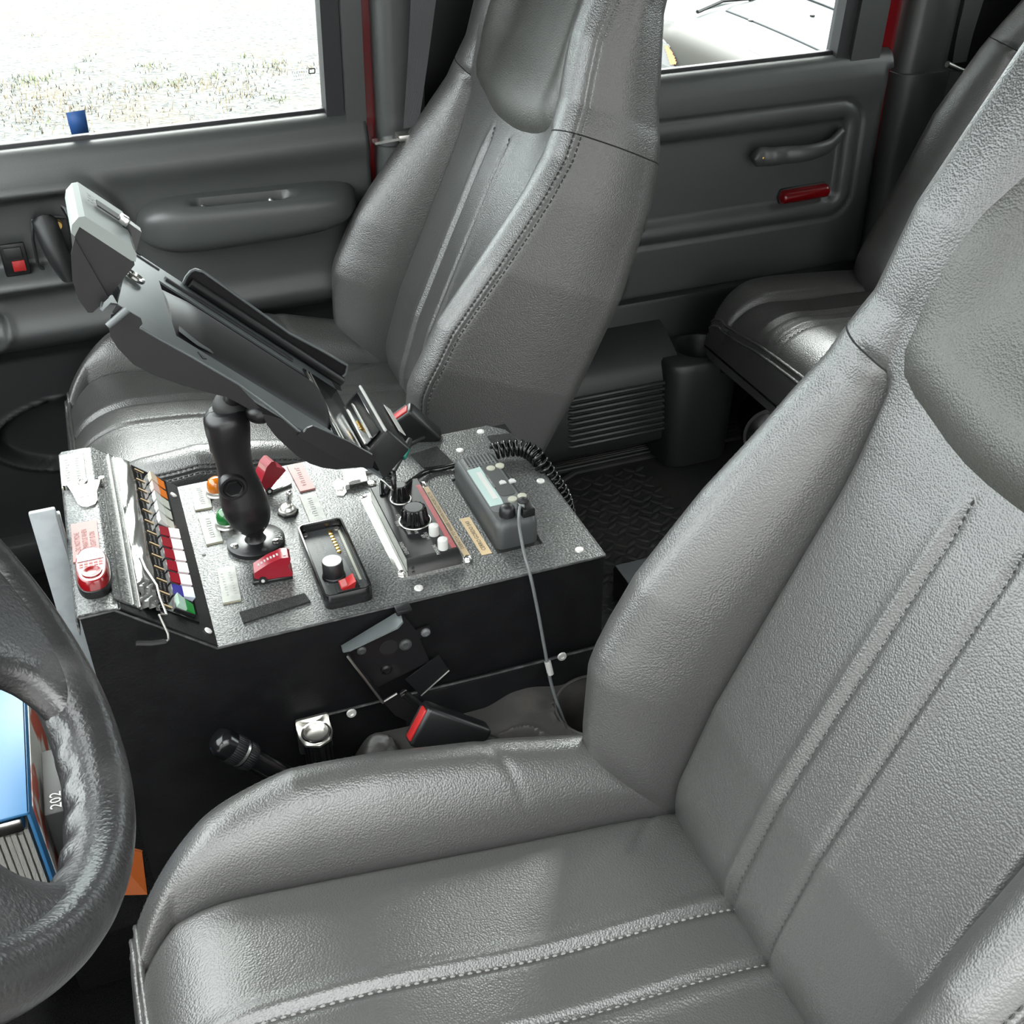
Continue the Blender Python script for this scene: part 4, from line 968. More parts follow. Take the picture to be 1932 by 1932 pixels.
for px in ((819, 1008), (836, 1034)):
    q = atz(*px, ZS); MB().lathe([(0.0056, 0), (0.0056, .0105), (0.0052, .0118), (0.0040, .0124)], frame(q, (1, 0, 0), (0, 1, 0), (0, 0, 1)), 20).build('push_button', 'button_white', SR, 40)
a = [atz(784, 926, ZS), atz(794, 924, ZS), atz(864, 1039, ZS), atz(853, 1043, ZS)]
MB().prism([(0.1915, -0.1135), (0.1968, -0.1135), (0.1968, 0.020), (0.1915, 0.020)], ZS - .0002, ZS + .0003).build('red_stripe', 'red_stripe', SR)
b = MB(); write(b, 'PA300', (0.1942, -0.098, ZS + .0003), .0048, *FWD); write(b, 'FEDERAL', (0.1942, 0.006, ZS + .0003), .0042, *FWD); b.build('stripe_lettering', 'label_pink', SR)
b = MB()
for tx, px in (('YELP', (762, 966)), ('HI-LO', (753, 976)), ('WAIL', (750, 988)), ('PRIORITY', (769, 999)), ('RADIO', (784, 1000)), ('AIR', (799, 1012)), ('HORN', (806, 1011)), ('MANUAL', (823, 1037)), ('SIREN', (759, 1029)), ('LEVEL', (766, 1040))):
    write(b, tx, atz(*px, ZS), .0056, *FWD, sx=.85)
b.build('legends', 'ink_white', SR)
MB().cyl((0.1475, -0.1156, ZT + .005), (0.1475, -0.1150, ZT + .005), .0018, n=10).build('jack', 'rubber', SR)
for x, y in ((0.134, 0.043), (0.134, -0.117), (0.208, -0.117), (0.2055, 0.044)):
    MB().lathe([(0.0046, 0), (0.0044, .002), (0.003, .0034), (.0012, .003)], frame((x, y, ZT + .002), (1, 0, 0), (0, 1, 0), (0, 0, 1)), 14).build('screw', 'chrome', SR)
TL = thing('label_tape', (0.209, -0.04, ZT), 'long tan printed label tape along the siren head', 'label tape', 'tan label tapes')
MB().prism([(0.2040, 0.037), (0.2105, 0.037), (0.2125, -0.112), (0.2055, -0.112)], ZT + .0024, ZT + .0029).build('tape', 'label_tan', TL)
b = MB(); write(b, 'DISPATCH TO WARBS DOWN HOLD MORE ECTR', (0.2083, -0.037, ZT + .0029), .0056, (-0.012, 1, 0), (-1, -.012, 0), sx=.98); b.build('lettering', 'ink_dark', TL)
TL2 = thing('label_tape', (0.231, -0.077, ZT), 'short tan label tape reading CERRO GORDO 543', 'label tape', 'tan label tapes')
MB().prism([(0.2245, -0.0385), (0.2365, -0.0385), (0.2368, -0.1140), (0.2252, -0.1140)], ZT, ZT + .0005).build('tape', 'label_tan', TL2)
b = MB(); write(b, 'CERRO GORDO 543', (0.2308, -0.0765, ZT + .0005), .0068, *FWD, sx=.98); b.build('lettering', 'ink_dark', TL2)

# ---- radio
RD = thing('two_way_radio', (0.269, -0.035, ZT), 'dark grey two-way radio with pale display recessed in the console', 'radio')
def radio_body(layers):
    G = []
    for x0, x1, y0, y1, z, r in layers: G.append([(x, y, z) for x, y in rrect(x0, x1, y0, y1, r, 8)])
    b = MB().grid(np.array(G), cv=True); b.add(G[-1], [tuple(range(len(G[-1])))]); return b
radio_body([(0.2445, 0.2940, -0.1100, 0.0450, ZT - .012, .008), (0.2445, 0.2940, -0.1100, 0.0450, ZT + .012, .009), (0.2440, 0.2945, -0.1095, 0.0450, ZT + .022, .010), (0.2455, 0.2930, -0.1070, 0.0435, ZT + .0285, .010), (0.2490, 0.2895, -0.1030, 0.0395, ZT + .0310, .008)]).build('radio_case', 'radio_grey', RD, 50)
ZR = ZT + .0312
MB().prism(rrect(0.2500, 0.2885, -0.086, 0.0390, .008), ZR - .002, ZR).build('radio_face', 'radio_face', RD)
cc = lambda x, y: (840 + x * 200 / 1756, 830 + y * 200 / 1756)
MB().prism([(0.2508, -0.0720), (0.2660, -0.0720), (0.2672, -0.062), (0.2672, 0.0110), (0.2508, 0.0085)], ZR, ZR + .0008).build('display', 'lcd', RD)
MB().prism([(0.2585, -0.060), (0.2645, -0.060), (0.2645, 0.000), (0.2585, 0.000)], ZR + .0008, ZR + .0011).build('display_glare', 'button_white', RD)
MB().prism(rrect(0.2690, 0.2870, -0.058, 0.014, .005), ZR, ZR + .0007).build('button_field', 'radio_grey', RD)
MB().prism([(0.2665, -0.038), (0.2695, -0.038), (0.2695, -0.010), (0.2665, -0.010)], ZR, ZR + .0012).build('model_tab', 'radio_face', RD)
b = MB(); write(b, 'CDM1250', (0.2680, -0.024, ZR + .0012), .0026, *FWD); write(b, 'MOTOROLA', (0.2535, 0.024, ZR + .0002), .0040, *FWD)
b.tube([(0.2545 + .002 * math.cos(t), 0.0115 + .002 * math.sin(t), ZR + .0003) for t in np.linspace(0, 6.28, 16, endpoint=False)], .0003, 4, True); b.build('lettering', 'ink_white', RD)
for px in ((926, 885), (943, 880)): q = atz(*px, ZR); MB().lathe([(0.0053, 0), (0.0051, .0018), (0.002, .0022)], frame(q, (1, 0, 0), (0, 1, 0), (0, 0, 1)), 20).build('round_key', 'button_ivory', RD, 50)
for px in ((948, 912), (966, 909)): q = atz(*px, ZR); MB().prism([(q[0] - .004, q[1] - .003), (q[0] + .004, q[1] - .003), (q[0] + .0035, q[1] + .002), (q[0], q[1] + .0045), (q[0] - .0035, q[1] + .002)], ZR, ZR + .002).build('arrow_key', 'button_white', RD)
for px in ((967, 943), (985, 937)): q = atz(*px, ZR); MB().lathe([(0.0053, 0), (0.0051, .0018), (0.002, .0022)], frame(q, (1, 0, 0), (0, 1, 0), (0, 0, 1)), 20).build('round_key', 'button_ivory', RD, 50)
for i in range(8):
    x = 0.2555 + i * 0.0042; MB().box2((x, 0.0205, ZR - .0002), (x + .0018, 0.0375, ZR + .0003)).build('grille_slot', 'rubber', RD)
    for yy in (0.0155, 0.0110): MB().box2((x, yy, ZR - .0002), (x + .0018, yy + .0030, ZR + .0003)).build('grille_slot', 'rubber', RD)
q = atz(957, 972, ZR - .001); k = MB().lathe([(0.0092, 0), (0.0090, .006), (0.0082, .0105), (0.0055, .013), (.002, .0136)], frame(q, (1, 0, 0), (0, 1, 0), (0, 0, 1)), 28).build('volume_knob', 'black_satin', RD, 50)
q = atz(990, 962, ZR); MB().box(q + (0, -0.004, .004), (0.0150, 0.0200, 0.0110), None, .002).build('mic_plug', 'black_plastic', RD)
MB().sphere(q + (-0.0005, 0.004, .008), (.0065, .0065, .006), n=14).build('plug_boot', 'rubber', RD)
b = MB()
for i in range(3): b.box2((0.2515 + i * .003, -0.0895 - i * .003, ZR - .0016), (0.2560 + i * .003, -0.0883 - i * .003, ZR - .0004))
b.build('volume_ticks', 'ink_white', RD)
# coiled cord leaving the far end of the radio
cp = [atz(930, 852, ZT + .014), atz(955, 846, ZT + .016), atz(985, 846, ZT + .016), atz(1007, 857, ZT + .013), atz(1020, 872, ZT + .008), (0.360, 0.02, 0.590), (0.372, 0.012, 0.565), (0.380, 0.01, 0.53)]
def spline(P, n):
    P = np.array(P, float); out = []
    for i in range(len(P) - 1):
        p0, p1, p2, p3 = P[max(0, i - 1)], P[i], P[i + 1], P[min(len(P) - 1, i + 2)]
        for t in np.linspace(0, 1, n, endpoint=False):
            out.append(0.5 * ((2 * p1) + (-p0 + p2) * t + (2 * p0 - 5 * p1 + 4 * p2 - p3) * t * t + (-p0 + 3 * p1 - 3 * p2 + p3) * t ** 3))
    out.append(P[-1]); return np.array(out)
S = spline(cp, 60); L_ = np.concatenate([[0], np.cumsum(np.linalg.norm(np.diff(S, axis=0), axis=1))])
hel = []; u = None; N_ = 620
for i in range(N_):
    l = L_[-1] * i / (N_ - 1); p = np.array([np.interp(l, L_, S[:, k]) for k in range(3)]); p2 = np.array([np.interp(min(L_[-1], l + .002), L_, S[:, k]) for k in range(3)]); p1 = np.array([np.interp(max(0, l - .002), L_, S[:, k]) for k in range(3)])
    t_ = unit(p2 - p1); u = basis(t_)[0] if u is None else unit(u - t_ * (u @ t_)); w = np.cross(t_, u); a = 2 * math.pi * l / 0.0068; hel.append(p + 0.0088 * (math.cos(a) * u + math.sin(a) * w))
o = MB().tube(hel, 0.0024, 7).build('coiled_cord', 'black_gloss', None, 60); tag(o, 'glossy black coiled radio cord hanging over the console end', 'cord')
# thin aerial-like lead hanging from the radio over the console side
pth = spline([atz(990, 955, ZR + .011), atz(981, 957, ZR + .010), aty(979, 985, -0.122), aty(984, 1020, -0.140), aty(991, 1052, -0.160), aty(1002, 1092, -0.174), aty(1014, 1150, -0.180), aty(1027, 1220, -0.188), aty(1040, 1290, -0.200), aty(1062, 1355, -0.214), aty(1082, 1393, -0.222), aty(1078, 1408, -0.226), aty(1068, 1410, -0.228), aty(1066, 1402, -0.226), aty(1074, 1400, -0.222)], 14)
AL = thing('hook_lead', (0.262, -0.15, ZT), 'thin grey lead with a wire hook hanging from the radio down the console side', 'lead')
MB().tube(pth, 0.0019, 8).build('lead', 'radio_face', AL, 60)
MB().cyl(aty(1033, 1248, -0.1925), aty(1039, 1272, -0.1965), 0.0036, n=14).build('ferrule', 'bright_metal', AL)

# silver keyhole bracket at the far side
SB = thing('keyhole_bracket', (0.13, 0.083, ZT), 'small bright metal keyhole bracket lying between pink plate and siren head', 'bracket')
MB().prism([tuple(atz(*p, ZT)[:2]) for p in ((648, 897), (688, 893), (694, 916), (653, 925))], ZT + .006, ZT + .0075).build('bracket_plate', 'bright_metal', SB)
MB().prism([tuple(atz(*p, ZT)[:2]) for p in ((628, 912), (640, 905), (652, 912), (654, 930), (648, 937), (636, 936))], ZT, ZT + .0016).build('bracket_foot', 'bright_metal', SB)
MB().prism([tuple(atz(*p, ZT)[:2]) for p in ((648, 901), (656, 899), (660, 922), (652, 926))], ZT, ZT + .0065).build('bracket_step', 'bright_metal', SB)
MB().prism([tuple(atz(*p, ZT + .0076)[:2]) for p in ((657, 911), (664, 907), (680, 904), (681, 908), (668, 912), (660, 915))], ZT + .0076, ZT + .0079).build('keyhole', 'rubber', SB)
for px in ((641, 923), (701, 912)): q = atz(*px, ZT + .001); MB().lathe([(0.0058, 0), (0.0054, .0018), (.003, .0024), (.0012, .002)], frame(q, (1, 0, 0), (0, 1, 0), (0, 0, 1)), 16).build('screw', 'chrome', SB)
MB().prism([tuple(atz(*p, ZT)[:2]) for p in ((655, 893), (718, 882), (722, 888), (660, 899))], ZT, ZT + .004).build('backing_strip', 'bright_metal', SB)

# ================================================================== CRADLE ON ITS BALL MOUNT
MA = thing('mount_arm', (0, 0, ZT), 'black double-socket ball mount arm bolted to the console on a round base', 'mount arm')
bs = MB().lathe([(0.0315, 0), (0.0318, .002), (0.0318, .0052), (0.0308, .0060), (0.012, .0068), (0.0100, .0095), (0.0090, .016), (0.0105, .020)], frame((0, 0, ZT), (1, 0, 0), (0, 1, 0), (0, 0, 1)), 48).build('round_base', 'mount_black', MA)
for a in range(8):
    t = math.radians(a * 45 + 12); q = np.array([0.0245 * math.cos(t), 0.0245 * math.sin(t), ZT + .0061])
    if a in (2, 4, 7): MB().lathe([(0.0046, 0), (0.0042, .002), (.0025, .0028)], frame(q, (1, 0, 0), (0, 1, 0), (0, 0, 1)), 12).build('base_screw', 'chrome', bs)
    else: MB().cyl(q, q + (0, 0, .0003), 0.0030, n=14).build('base_hole', 'rubber', bs)
b = MB(); write(b, 'RAM', (0.0255, -0.004, ZT + .0063), .0085, *FWD); b.build('base_lettering', 'radio_grey', bs)
A0 = np.array([-0.001, -0.004, ZT + .023]); A1 = aty(424, 772, -0.006); AX = unit(A1 - A0); AL_ = np.linalg.norm(A1 - A0)
MB().sphere(A0 + (0, 0.004, .006), 0.0165, n=20).build('lower_ball', 'rubber', MA)
eR = unit(np.array([1.0, 0, 0]) - AX * AX[0]); eY = np.cross(AX, eR)
prf = ([0, .03, .08, .16, .26, .36, .46, .55, .64, .74, .84, .92, .965, 1.0], [.012, .0175, .0215, .0245, .0250, .0228, .0200, .0187, .0190, .0208, .0228, .0232, .0220, .0160])
for sg in (-1, 1):
    G = []
    for u_ in np.linspace(0, 1, 44):
        r = float(lerp(u_, *prf)); bend = 0.0035 * math.sin(u_ * math.pi)
        row = [A0 + AX * AL_ * u_ + eR * (r * math.cos(t) - bend) + eY * sg * (0.0014 + 0.92 * r * math.sin(t) ** .9) for t in np.linspace(0, math.pi, 22)]
        row += [row[-1] - eY * sg * 0.001, A0 + AX * AL_ * u_ + eY * sg * .0008, row[0] - eY * sg * 0.001]
        G.append(row)
    b = MB().grid(np.array(G), cv=True); b.add(G[-1], [tuple(range(len(G[-1])))]); b.build('arm_half', 'mount_black', MA, 60)
bo = A0 + AX * AL_ * 0.47 - eR * .011
q0 = bo + eY * (-0.014 if eY[1] > 0 else 0.014); dirn = unit(-eY if eY[1] > 0 else eY)
bl_ = MB().lathe([(0.0148, 0), (0.0148, .0085), (0.0138, .0098), (0.0112, .0098), (0.0102, .0080), (0.0098, .0078)], frame(q0 , *basis(dirn)), 32).build('clamp_boss', 'mount_black', MA)
MB().lathe([(0.0090, .005), (0.0090, .0095), (0.0080, .0104)], frame(q0, *basis(dirn)), 6).build('hex_bolt', 'black_gloss', MA, 20)
kn = bo - dirn * 0.016 + AX * .028
G = [];
MB().box(kn - dirn * .016, (0.024, 0.012, 0.030), None, .005).build('wing_knob', 'black_plastic', MA)
TOPB = A1 + AX * -0.012 + np.array((0.006, 0.006, .010))
MB().sphere(TOPB, 0.0185, n=22).build('upper_ball', 'rubber', MA)

# cradle: long axis rises towards the windscreen, open face looks back at the seats
ca = aty(705, 868, -0.055); cb = aty(222, 572, -0.055); ca[1] = cb[1] = -0.055
EA = unit(cb - ca); EB = np.array([0, 1.0, 0]); EC = np.cross(EA, EB)
if EC[2] < 0: EC = -EC
LC = np.linalg.norm(cb - ca)
def cr(a, y, n): return ca + EA * a + np.array([0, y + 0.055, 0]) + EC * n
CM = frame(cr(0, 0, 0), EA, EB, EC)                      # local: x along the tray, y across, z out of the tray
SIDE = frame((0, 0, 0), (1, 0, 0), (0, 0, 1), (0, 1, 0))
def sidept(px, py, y):                                   # measured point on a side plane of the cradle -> (along, out)
    q = aty(px, py, y) - cr(0, y, 0); return (float(q @ EA), float(q @ EC))
def platept(px, py, n=0.0):                              # measured point on the plate -> (along, across)
    d = ray(px, py); o_ = cr(0, 0, n); t = ((o_ - CPOS) @ EC) / (d @ EC); q = CPOS + d * t - o_; return (float(q @ EA), float(q[1]))
CD = thing('device_cradle', cr(LC / 2, 0, -.01), 'long black tablet docking cradle tilted up on the ball mount', 'cradle')
YFAR, YNR = 0.145, -0.092
b = MB()
def bez(mb, poly, z0=-.002, z1=0.0): mb.prism(poly, z0, z1, CM)
h0, h1 = 0.045, 0.243                                     # opening for the raised channel, along the tray
hy0, hy1 = -0.045, 0.097
bez(b, [(0.0, YNR), (h1, YNR), (h1, hy0), (0.0, hy0)])
bez(b, [(0.0, hy1), (h1, hy1), (h1, YFAR), (0.0, YFAR)])
bez(b, [(0.0, hy0), (h0, hy0), (h0, hy1), (0.0, hy1)])
notch = [platept(*p) for p in ((264, 617), (269, 609), (264, 600), (222, 573), (209, 571), (196, 584), (191, 580), (194, 555), (209, 557), (220, 555), (220, 545), (213, 532), (201, 521), (215, 500), (248, 461))]
bez(b, [(h1, YNR)] + notch + [(LC + .045, YFAR - .004), (LC + .02, YFAR), (h1, YFAR)])
b.build('back_plate', 'cradle_grey', CD, 30)
G = []
for a_ in np.linspace(h0, h1, 30):
    k = min(1, (h1 - a_) / 0.03); k2 = min(1, (a_ - h0) / .012 + .6)
    G.append([cr(a_, hy0 + (hy1 - hy0) * (0.5 - 0.5 * math.cos(t)), -0.018 + 0.026 * math.sin(t) ** .7 * k2 * (.8 + .2 * k)) for t in np.linspace(0, math.pi, 24)])
b = MB().grid(np.array(G)); b.add(G[0], [tuple(range(24))]); b.add(G[-1], [tuple(range(24))]); b.build('channel_hump', 'cradle_black', CD, 60)
for y_ in (hy0 - .001, hy1 + .001): MB().box(((h0 + h1) / 2, y_, -.010), (h1 - h0, .001, .018), CM).build('opening_wall', 'cradle_black', CD)
MB().prism([platept(*p) for p in ((336, 606), (346, 612), (402, 668), (372, 652), (338, 626))], .0002, .0012, CM).build('hump_gusset', 'cradle_grey', CD, 20)
MB().prism([platept(*p) for p in ((372, 664), (390, 678), (382, 677))], .0002, .0008, CM).build('press_arrow', 'rubber', CD, 20)
def skirt(pxs, nm, y, th=.002, mt_='cradle_black'):
    return MB().prism([sidept(px, py, y) for px, py in pxs], 0, th, CM @ Matrix.Translation((0, y, 0)) @ SIDE).build(nm, mt_, CD, 20)
# far flange with its rolled lip
ff = [(346, 535), (352, 522), (360, 512), (368, 509), (383, 513), (546, 629), (608, 662), (655, 689), (653, 705), (639, 718), (645, 738), (625, 732)]
skirt(ff, 'far_flange', YFAR)
MB().tube([aty(px, py, YFAR - .001) for px, py in ff[:10]], 0.0018, 8).build('flange_lip', 'cradle_grey', CD, 60)
MB().tube([cr(*p) for p in ((sidept(360, 528, YFAR)[0], YFAR - .006, .006), (sidept(640, 720, YFAR)[0], YFAR - .006, .006))], .0055, 10).build('flange_roll', 'cradle_black', CD, 60)
MB().tube([cr(h0 + .02, 0.116, .0006), cr(h1 - .01, 0.116, .0006)], 0.0050, 8, flat=.4, up=EC).build('slot_groove', 'rubber', CD)
MB().tube([cr(h1 - .005, YFAR - .010, 0), cr(LC - .01, YFAR - .010, 0)], 0.0032, 8, flat=.5, up=EC).build('plate_slot', 'rubber', CD)
# near skirts curving away under the plate
skirt([(262, 617), (225, 592), (210, 594), (205, 612), (208, 635), (222, 657), (252, 688), (290, 708), (340, 726), (390, 740), (430, 750), (470, 772), (490, 770), (449, 727)], 'upper_skirt', YNR - .002)
skirt([(495, 780), (504, 802), (520, 823), (538, 840), (560, 860), (585, 875), (610, 883), (635, 886), (665, 883), (700, 880), (705, 866), (662, 840), (600, 812), (570, 816), (530, 790)], 'lower_skirt', YNR - .002)
skirt([(570, 813), (574, 817), (580, 808), (590, 804), (662, 836), (701, 858), (706, 868), (703, 884), (690, 884), (640, 868), (560, 822)], 'lower_side', YNR - .0045, .0022, 'mount_black')
MB().tube([aty(px, py, YNR - .0025) for px, py in ((264, 618), (300, 639), (360, 672), (449, 724), (520, 776), (562, 812), (571, 816), (580, 808), (590, 804), (662, 836), (701, 858))], 0.0014, 6).build('near_rim', 'cradle_grey', CD, 60)
skirt([(222, 575), (266, 601), (269, 611), (263, 618), (240, 606), (212, 590)], 'clip_tab', YNR - .007)
MB().cyl(aty(240, 584, YNR - .009), aty(203, 616, YNR - .013), .0036, .0030, n=10).build('clip_rod', 'cradle_grey', CD)
rc_ = cr(*platept(250, 528), .004)
MB().tube([rc_ + EA * .0085 * math.cos(t) + EB * .0062 * math.sin(t) for t in np.linspace(0, 2 * math.pi, 24, endpoint=False)], .0026, 8, True).build('plate_ring', 'chrome', CD)
for px in ((252, 476), (250, 514)):
    c_ = cr(*platept(*px), .0003); MB().tube([c_ + EA * .009 * math.cos(t) + EB * .004 * math.sin(t) for t in np.linspace(0, 2 * math.pi, 24, endpoint=False)], .0006, 5, True).build('press_mark', 'cradle_black', CD)
# top hood: dark tapered box under a pale cap, with a spring latch
HY0, HY1 = -0.072, 0.020
def box_side(pxs, y0, y1, mt_, nm):
    pts = [sidept(px, py, y0) for px, py in pxs]
    return MB().prism(pts, 0, y1 - y0, CM @ Matrix.Translation((0, y0, 0)) @ SIDE).build(nm, mt_, CD, 20)
box_side([(150, 420), (252, 485), (254, 500), (206, 560), (196, 566), (170, 563), (148, 532), (141, 470), (141, 440)], HY0, HY1, 'cradle_black', 'top_hood')
box_side([(141, 446), (134, 440), (136, 424), (148, 410), (160, 408), (250, 466), (258, 480), (256, 494), (248, 492), (150, 428)], HY0 - .002, HY1 + .002, 'pale_grey', 'top_cap')
skirt([(141, 450), (205, 562), (175, 590), (166, 590), (148, 565), (137, 530), (134, 480)], 'hood_skirt', HY0 - .003)
capn = sidept(205, 435, HY0)[1] + .0022; capa = sidept(205, 435, HY0)[0]
CPM = CM @ Matrix.Translation((capa, (HY0 + HY1) / 2, capn))
MB().box((-.004, .006, .0006), (.026, .016, .0012), CPM).build('cap_opening', 'rubber', CD)
MB().box((-.016, -.002, .003), (.009, .010, .008), CPM, .0015).build('spring_latch', 'chrome', CD)
MB().prism([(-.014, .004), (-.034, .003), (-.040, -.014), (-.030, -.020)], -.004, .008, CPM @ SIDE).build('latch_tongue', 'black_gloss', CD, 20)
lq = [cr(*sidept(px, py, HY1 + .008)[:1], HY1 + .008, sidept(px, py, HY1 + .008)[1]) for px, py in ((238, 418), (256, 440), (250, 458), (232, 480))]
MB().tube(lq, .0015, 8).build('wire_loop', 'cradle_grey', CD)
b = MB(); write(b, 'RAM', np.array(CPM @ Vector((.014, .005, .0004))), .012, EB, EA); b.build('cap_lettering', 'ink_dark', CD)
# docking end: black block with connector, green and white labels
DX = 0.044
def hood(secs, mt_, nm):
    G = []
    for a_, y0, y1, n0, n1, r in secs: G.append([cr(a_ + DX, y, n) for y, n in rrect(y0, y1, n0, n1, r, 4)])
    b = MB().grid(np.array(G), cv=True); b.add(G[-1], [tuple(range(len(G[-1])))]); b.add(G[0], [tuple(range(len(G[0])))])
    return b.build(nm, mt_, CD, 30)
DK = CM @ Matrix.Translation((DX, 0, 0))
hood([(-0.072, -0.050, 0.058, -.016, .030, .004), (-0.040, -0.050, 0.058, -.012, .034, .004), (-0.036, -0.049, 0.057, -.010, .033, .004)], 'black_plastic', 'dock_block')
MB().box((-0.0345, 0.004, .016), (.002, 0.092, .022), DK, .0006, 1).build('dock_face', 'black_gloss', CD)
for n_ in (.006, .0145): MB().box((-0.0330, 0.000, n_), (.0024, 0.080, .0016), DK).build('dock_rail', 'steel', CD)
for i in range(5): MB().cyl(tuple(DK @ Vector((-0.034, -0.016 + i * .004, .011))), tuple(DK @ Vector((-0.029, -0.016 + i * .004, .011))), .0012, n=8).build('contact_pin', 'gold', CD)
MB().box((-0.0355, 0.004, .0325), (.0026, 0.106, .0026), DK).build('dock_edge', 'button_white', CD)
MB().box((-0.050, 0.004, .0338), (.018, 0.094, .0010), DK @ Matrix.Rotation(-.06, 4, 'Y')).build('green_label', 'green_label', CD)
MB().box((-0.058, 0.014, .0348), (.016, 0.064, .0014), DK @ Matrix.Rotation(-.06, 4, 'Y')).build('black_label', 'black_plastic', CD)
MB().box((-0.0665, 0.008, .0375), (.010, 0.062, .0008), DK @ Matrix.Rotation(-.06, 4, 'Y')).build('white_tag', 'button_white', CD)
MB().box((0.028, 0.012, .0012), (.050, 0.190, .0024), CM, .001).build('dock_floor', 'black_gloss', CD)
for a_ in (0.044, 0.049): MB().box((a_, 0.012, .0030), (.0012, 0.180, .0008), CM).build('floor_line', 'steel', CD)
# round plate and neck that join the cradle to the upper ball
jc = cr(0.150, -0.012, -0.014)
MB().lathe([(0.031, 0), (0.031, .006), (0.014, .010), (0.011, .020)], frame(jc, *basis(-EC)), 36).build('mounting_disc', 'mount_black', CD)
MB().cyl(jc - EC * .014, TOPB, 0.010, 0.010).build('mount_neck', 'mount_black', CD)
MB().sphere(jc - EC * 0.016 + EA * -0.036, (.018, .016, .013), n=16).build('lock_knob', 'mount_black', CD)
# cables under the dock
dk = cr(-0.036, -0.036, -.006)
MB().tube(spline([dk, dk + np.array((0.001, -0.004, -.02)), atz(722, 905, ZT + .03), atz(721, 935, ZS), ], 10), .0030, 8).build('dock_cable', 'black_gloss', CD, 60)
for i in range(4): MB().tube([dk + np.array((0, 0, -.003 - i * .003)) + np.array((.0048 * math.cos(t), .0048 * math.sin(t), 0)) for t in np.linspace(0, 6.28, 14, endpoint=False)], .0012, 6, True).build('strain_relief', 'rubber', CD)
g0, g1 = atz(766, 846, ZT + .030), atz(758, 864, ZT + .024)
AC = thing('green_plug_lead', atz(745, 890, ZT), 'black lead with a green plug running from cradle dock to siren head', 'lead')
MB().tube(spline([atz(800, 826, ZT + .012), atz(785, 833, ZT + .020), g0, g1, atz(742, 893, ZT + .022), atz(728, 925, ZS + .004)], 10), .0022, 8).build('lead', 'rubber', AC, 60)
MB().cyl(g0, g0 + (g1 - g0) * .95, .0052, n=14).build('green_band', 'cyan_band', AC)
MB().cyl(g0 - (g1 - g0) * 1.0, g0, .0030, .0052, n=14).build('plug_cone', 'rubber', AC)
LD = MB().tube(spline([atz(762, 918, ZS + .012), atz(780, 905, ZT + .012), atz(805, 890, ZT + .005), atz(835, 884, ZT + .004), atz(862, 877, ZT + .006)], 12), .0034, 8).build('power_lead', 'black_gloss', None, 60)
tag(LD, 'thick black lead crossing the console between siren head and radio', 'lead')

# ================================================================== THINGS ON AND BESIDE THE CONSOLE SIDE
# folded black holster bracket on the near side
HB = thing('holster_bracket', (0.105, YN, 0.545), 'folded black metal holster bracket screwed to the console side', 'bracket')
an = math.radians(23); E1 = np.array([math.cos(an), 0, math.sin(an)]); E2 = np.array([-math.sin(an), 0, math.cos(an)])
HM = frame(np.array([0.103, YN - 0.004, 0.548]), E1, E2, (0, -1, 0)) @ Matrix.Scale(0.88, 4)
MB().prism([(-0.040, -0.042), (0.030, -0.050), (0.036, -0.010), (0.052, -0.012), (0.054, 0.000), (0.038, 0.004), (0.036, 0.040), (-0.040, 0.040)], 0, .002, HM).build('back_plate', 'cradle_black', HB, 20)
MB().prism([(-0.044, 0), (0.036, 0), (0.034, .030), (0.026, .036), (-0.036, .022), (-0.044, .016)], 0, .002, HM @ Matrix.Translation((0, 0.040, 0.0)) @ frame((0, 0, 0), (1, 0, 0), (0, 0.25, .97), (0, .97, -.25))).build('top_flap', 'cradle_grey', HB, 20)
MB().prism([(-0.050, 0), (0.040, 0), (0.040, .020), (-0.050, .022)], 0, .002, HM @ Matrix.Translation((-0.042, 0, 0)) @ frame((0, 0, 0), (0, 1, 0), (0, 0, 1), (1, 0, 0))).build('side_flange', 'cradle_black', HB, 20)
MB().tube([HM @ Vector(p) for p in ((-0.042, 0.040, .020), (-0.042, -0.050, .022))], .0014, 6).build('flange_edge', 'steel', HB)
MB().prism([(-0.042, -0.050), (-0.022, -0.050), (-0.014, -0.078), (-0.010, -0.112), (-0.030, -0.108), (-0.040, -0.080)], .018, .020, HM).build('front_strap', 'cradle_black', HB, 20)
MB().tube([HM @ Vector(p) for p in ((-0.042, -0.050, .0205), (-0.022, -0.050, .0205))], .0013, 6).build('strap_edge', 'steel', HB)
MB().prism([(-0.006, -0.050), (0.044, -0.044), (0.044, -0.074), (-0.002, -0.086)], .006, .008, HM).build('lower_tab', 'black_satin', HB, 20)
MB().tube([HM @ Vector(p) for p in ((-0.002, -0.086, .008), (0.044, -0.074, .008))], .0010, 6).build('tab_edge', 'steel', HB)
MB().cyl(tuple(HM @ Vector((-0.016, -0.056, .018))), tuple(HM @ Vector((-0.006, -0.108, .018))), .0045, n=12).build('spring_pin', 'black_plastic', HB)
MB().box((-0.015, -0.055, .021), (.010, .005, .003), HM, .0008).build('pin_clip', 'chrome', HB)
for x, y, mt_, r in ((-0.028, 0.022, 'radio_grey', .006), (-0.018, -0.024, 'black_plastic', .007), (0.018, -0.006, 'radio_grey', .008), (0.046, -0.006, 'radio_face', .006)):
    MB().lathe([(r, .002), (r * .95, .004), (r * .55, .0055), (r * .5, .0045)], HM @ Matrix.Translation((x, y, 0)), 18).build('screw', mt_, HB)
MB().cyl(tuple(HM @ Vector((0.000, 0.004, .0015))), tuple(HM @ Vector((0.000, 0.004, .0026))), .010, n=20).build('plate_hole', 'rubber', HB)
q = HM @ Vector((0.040, 0.046, 0.006)); MB().box(tuple(q), (.016, .012, .006), None, .001).build('hook_end', 'black_plastic', HB)
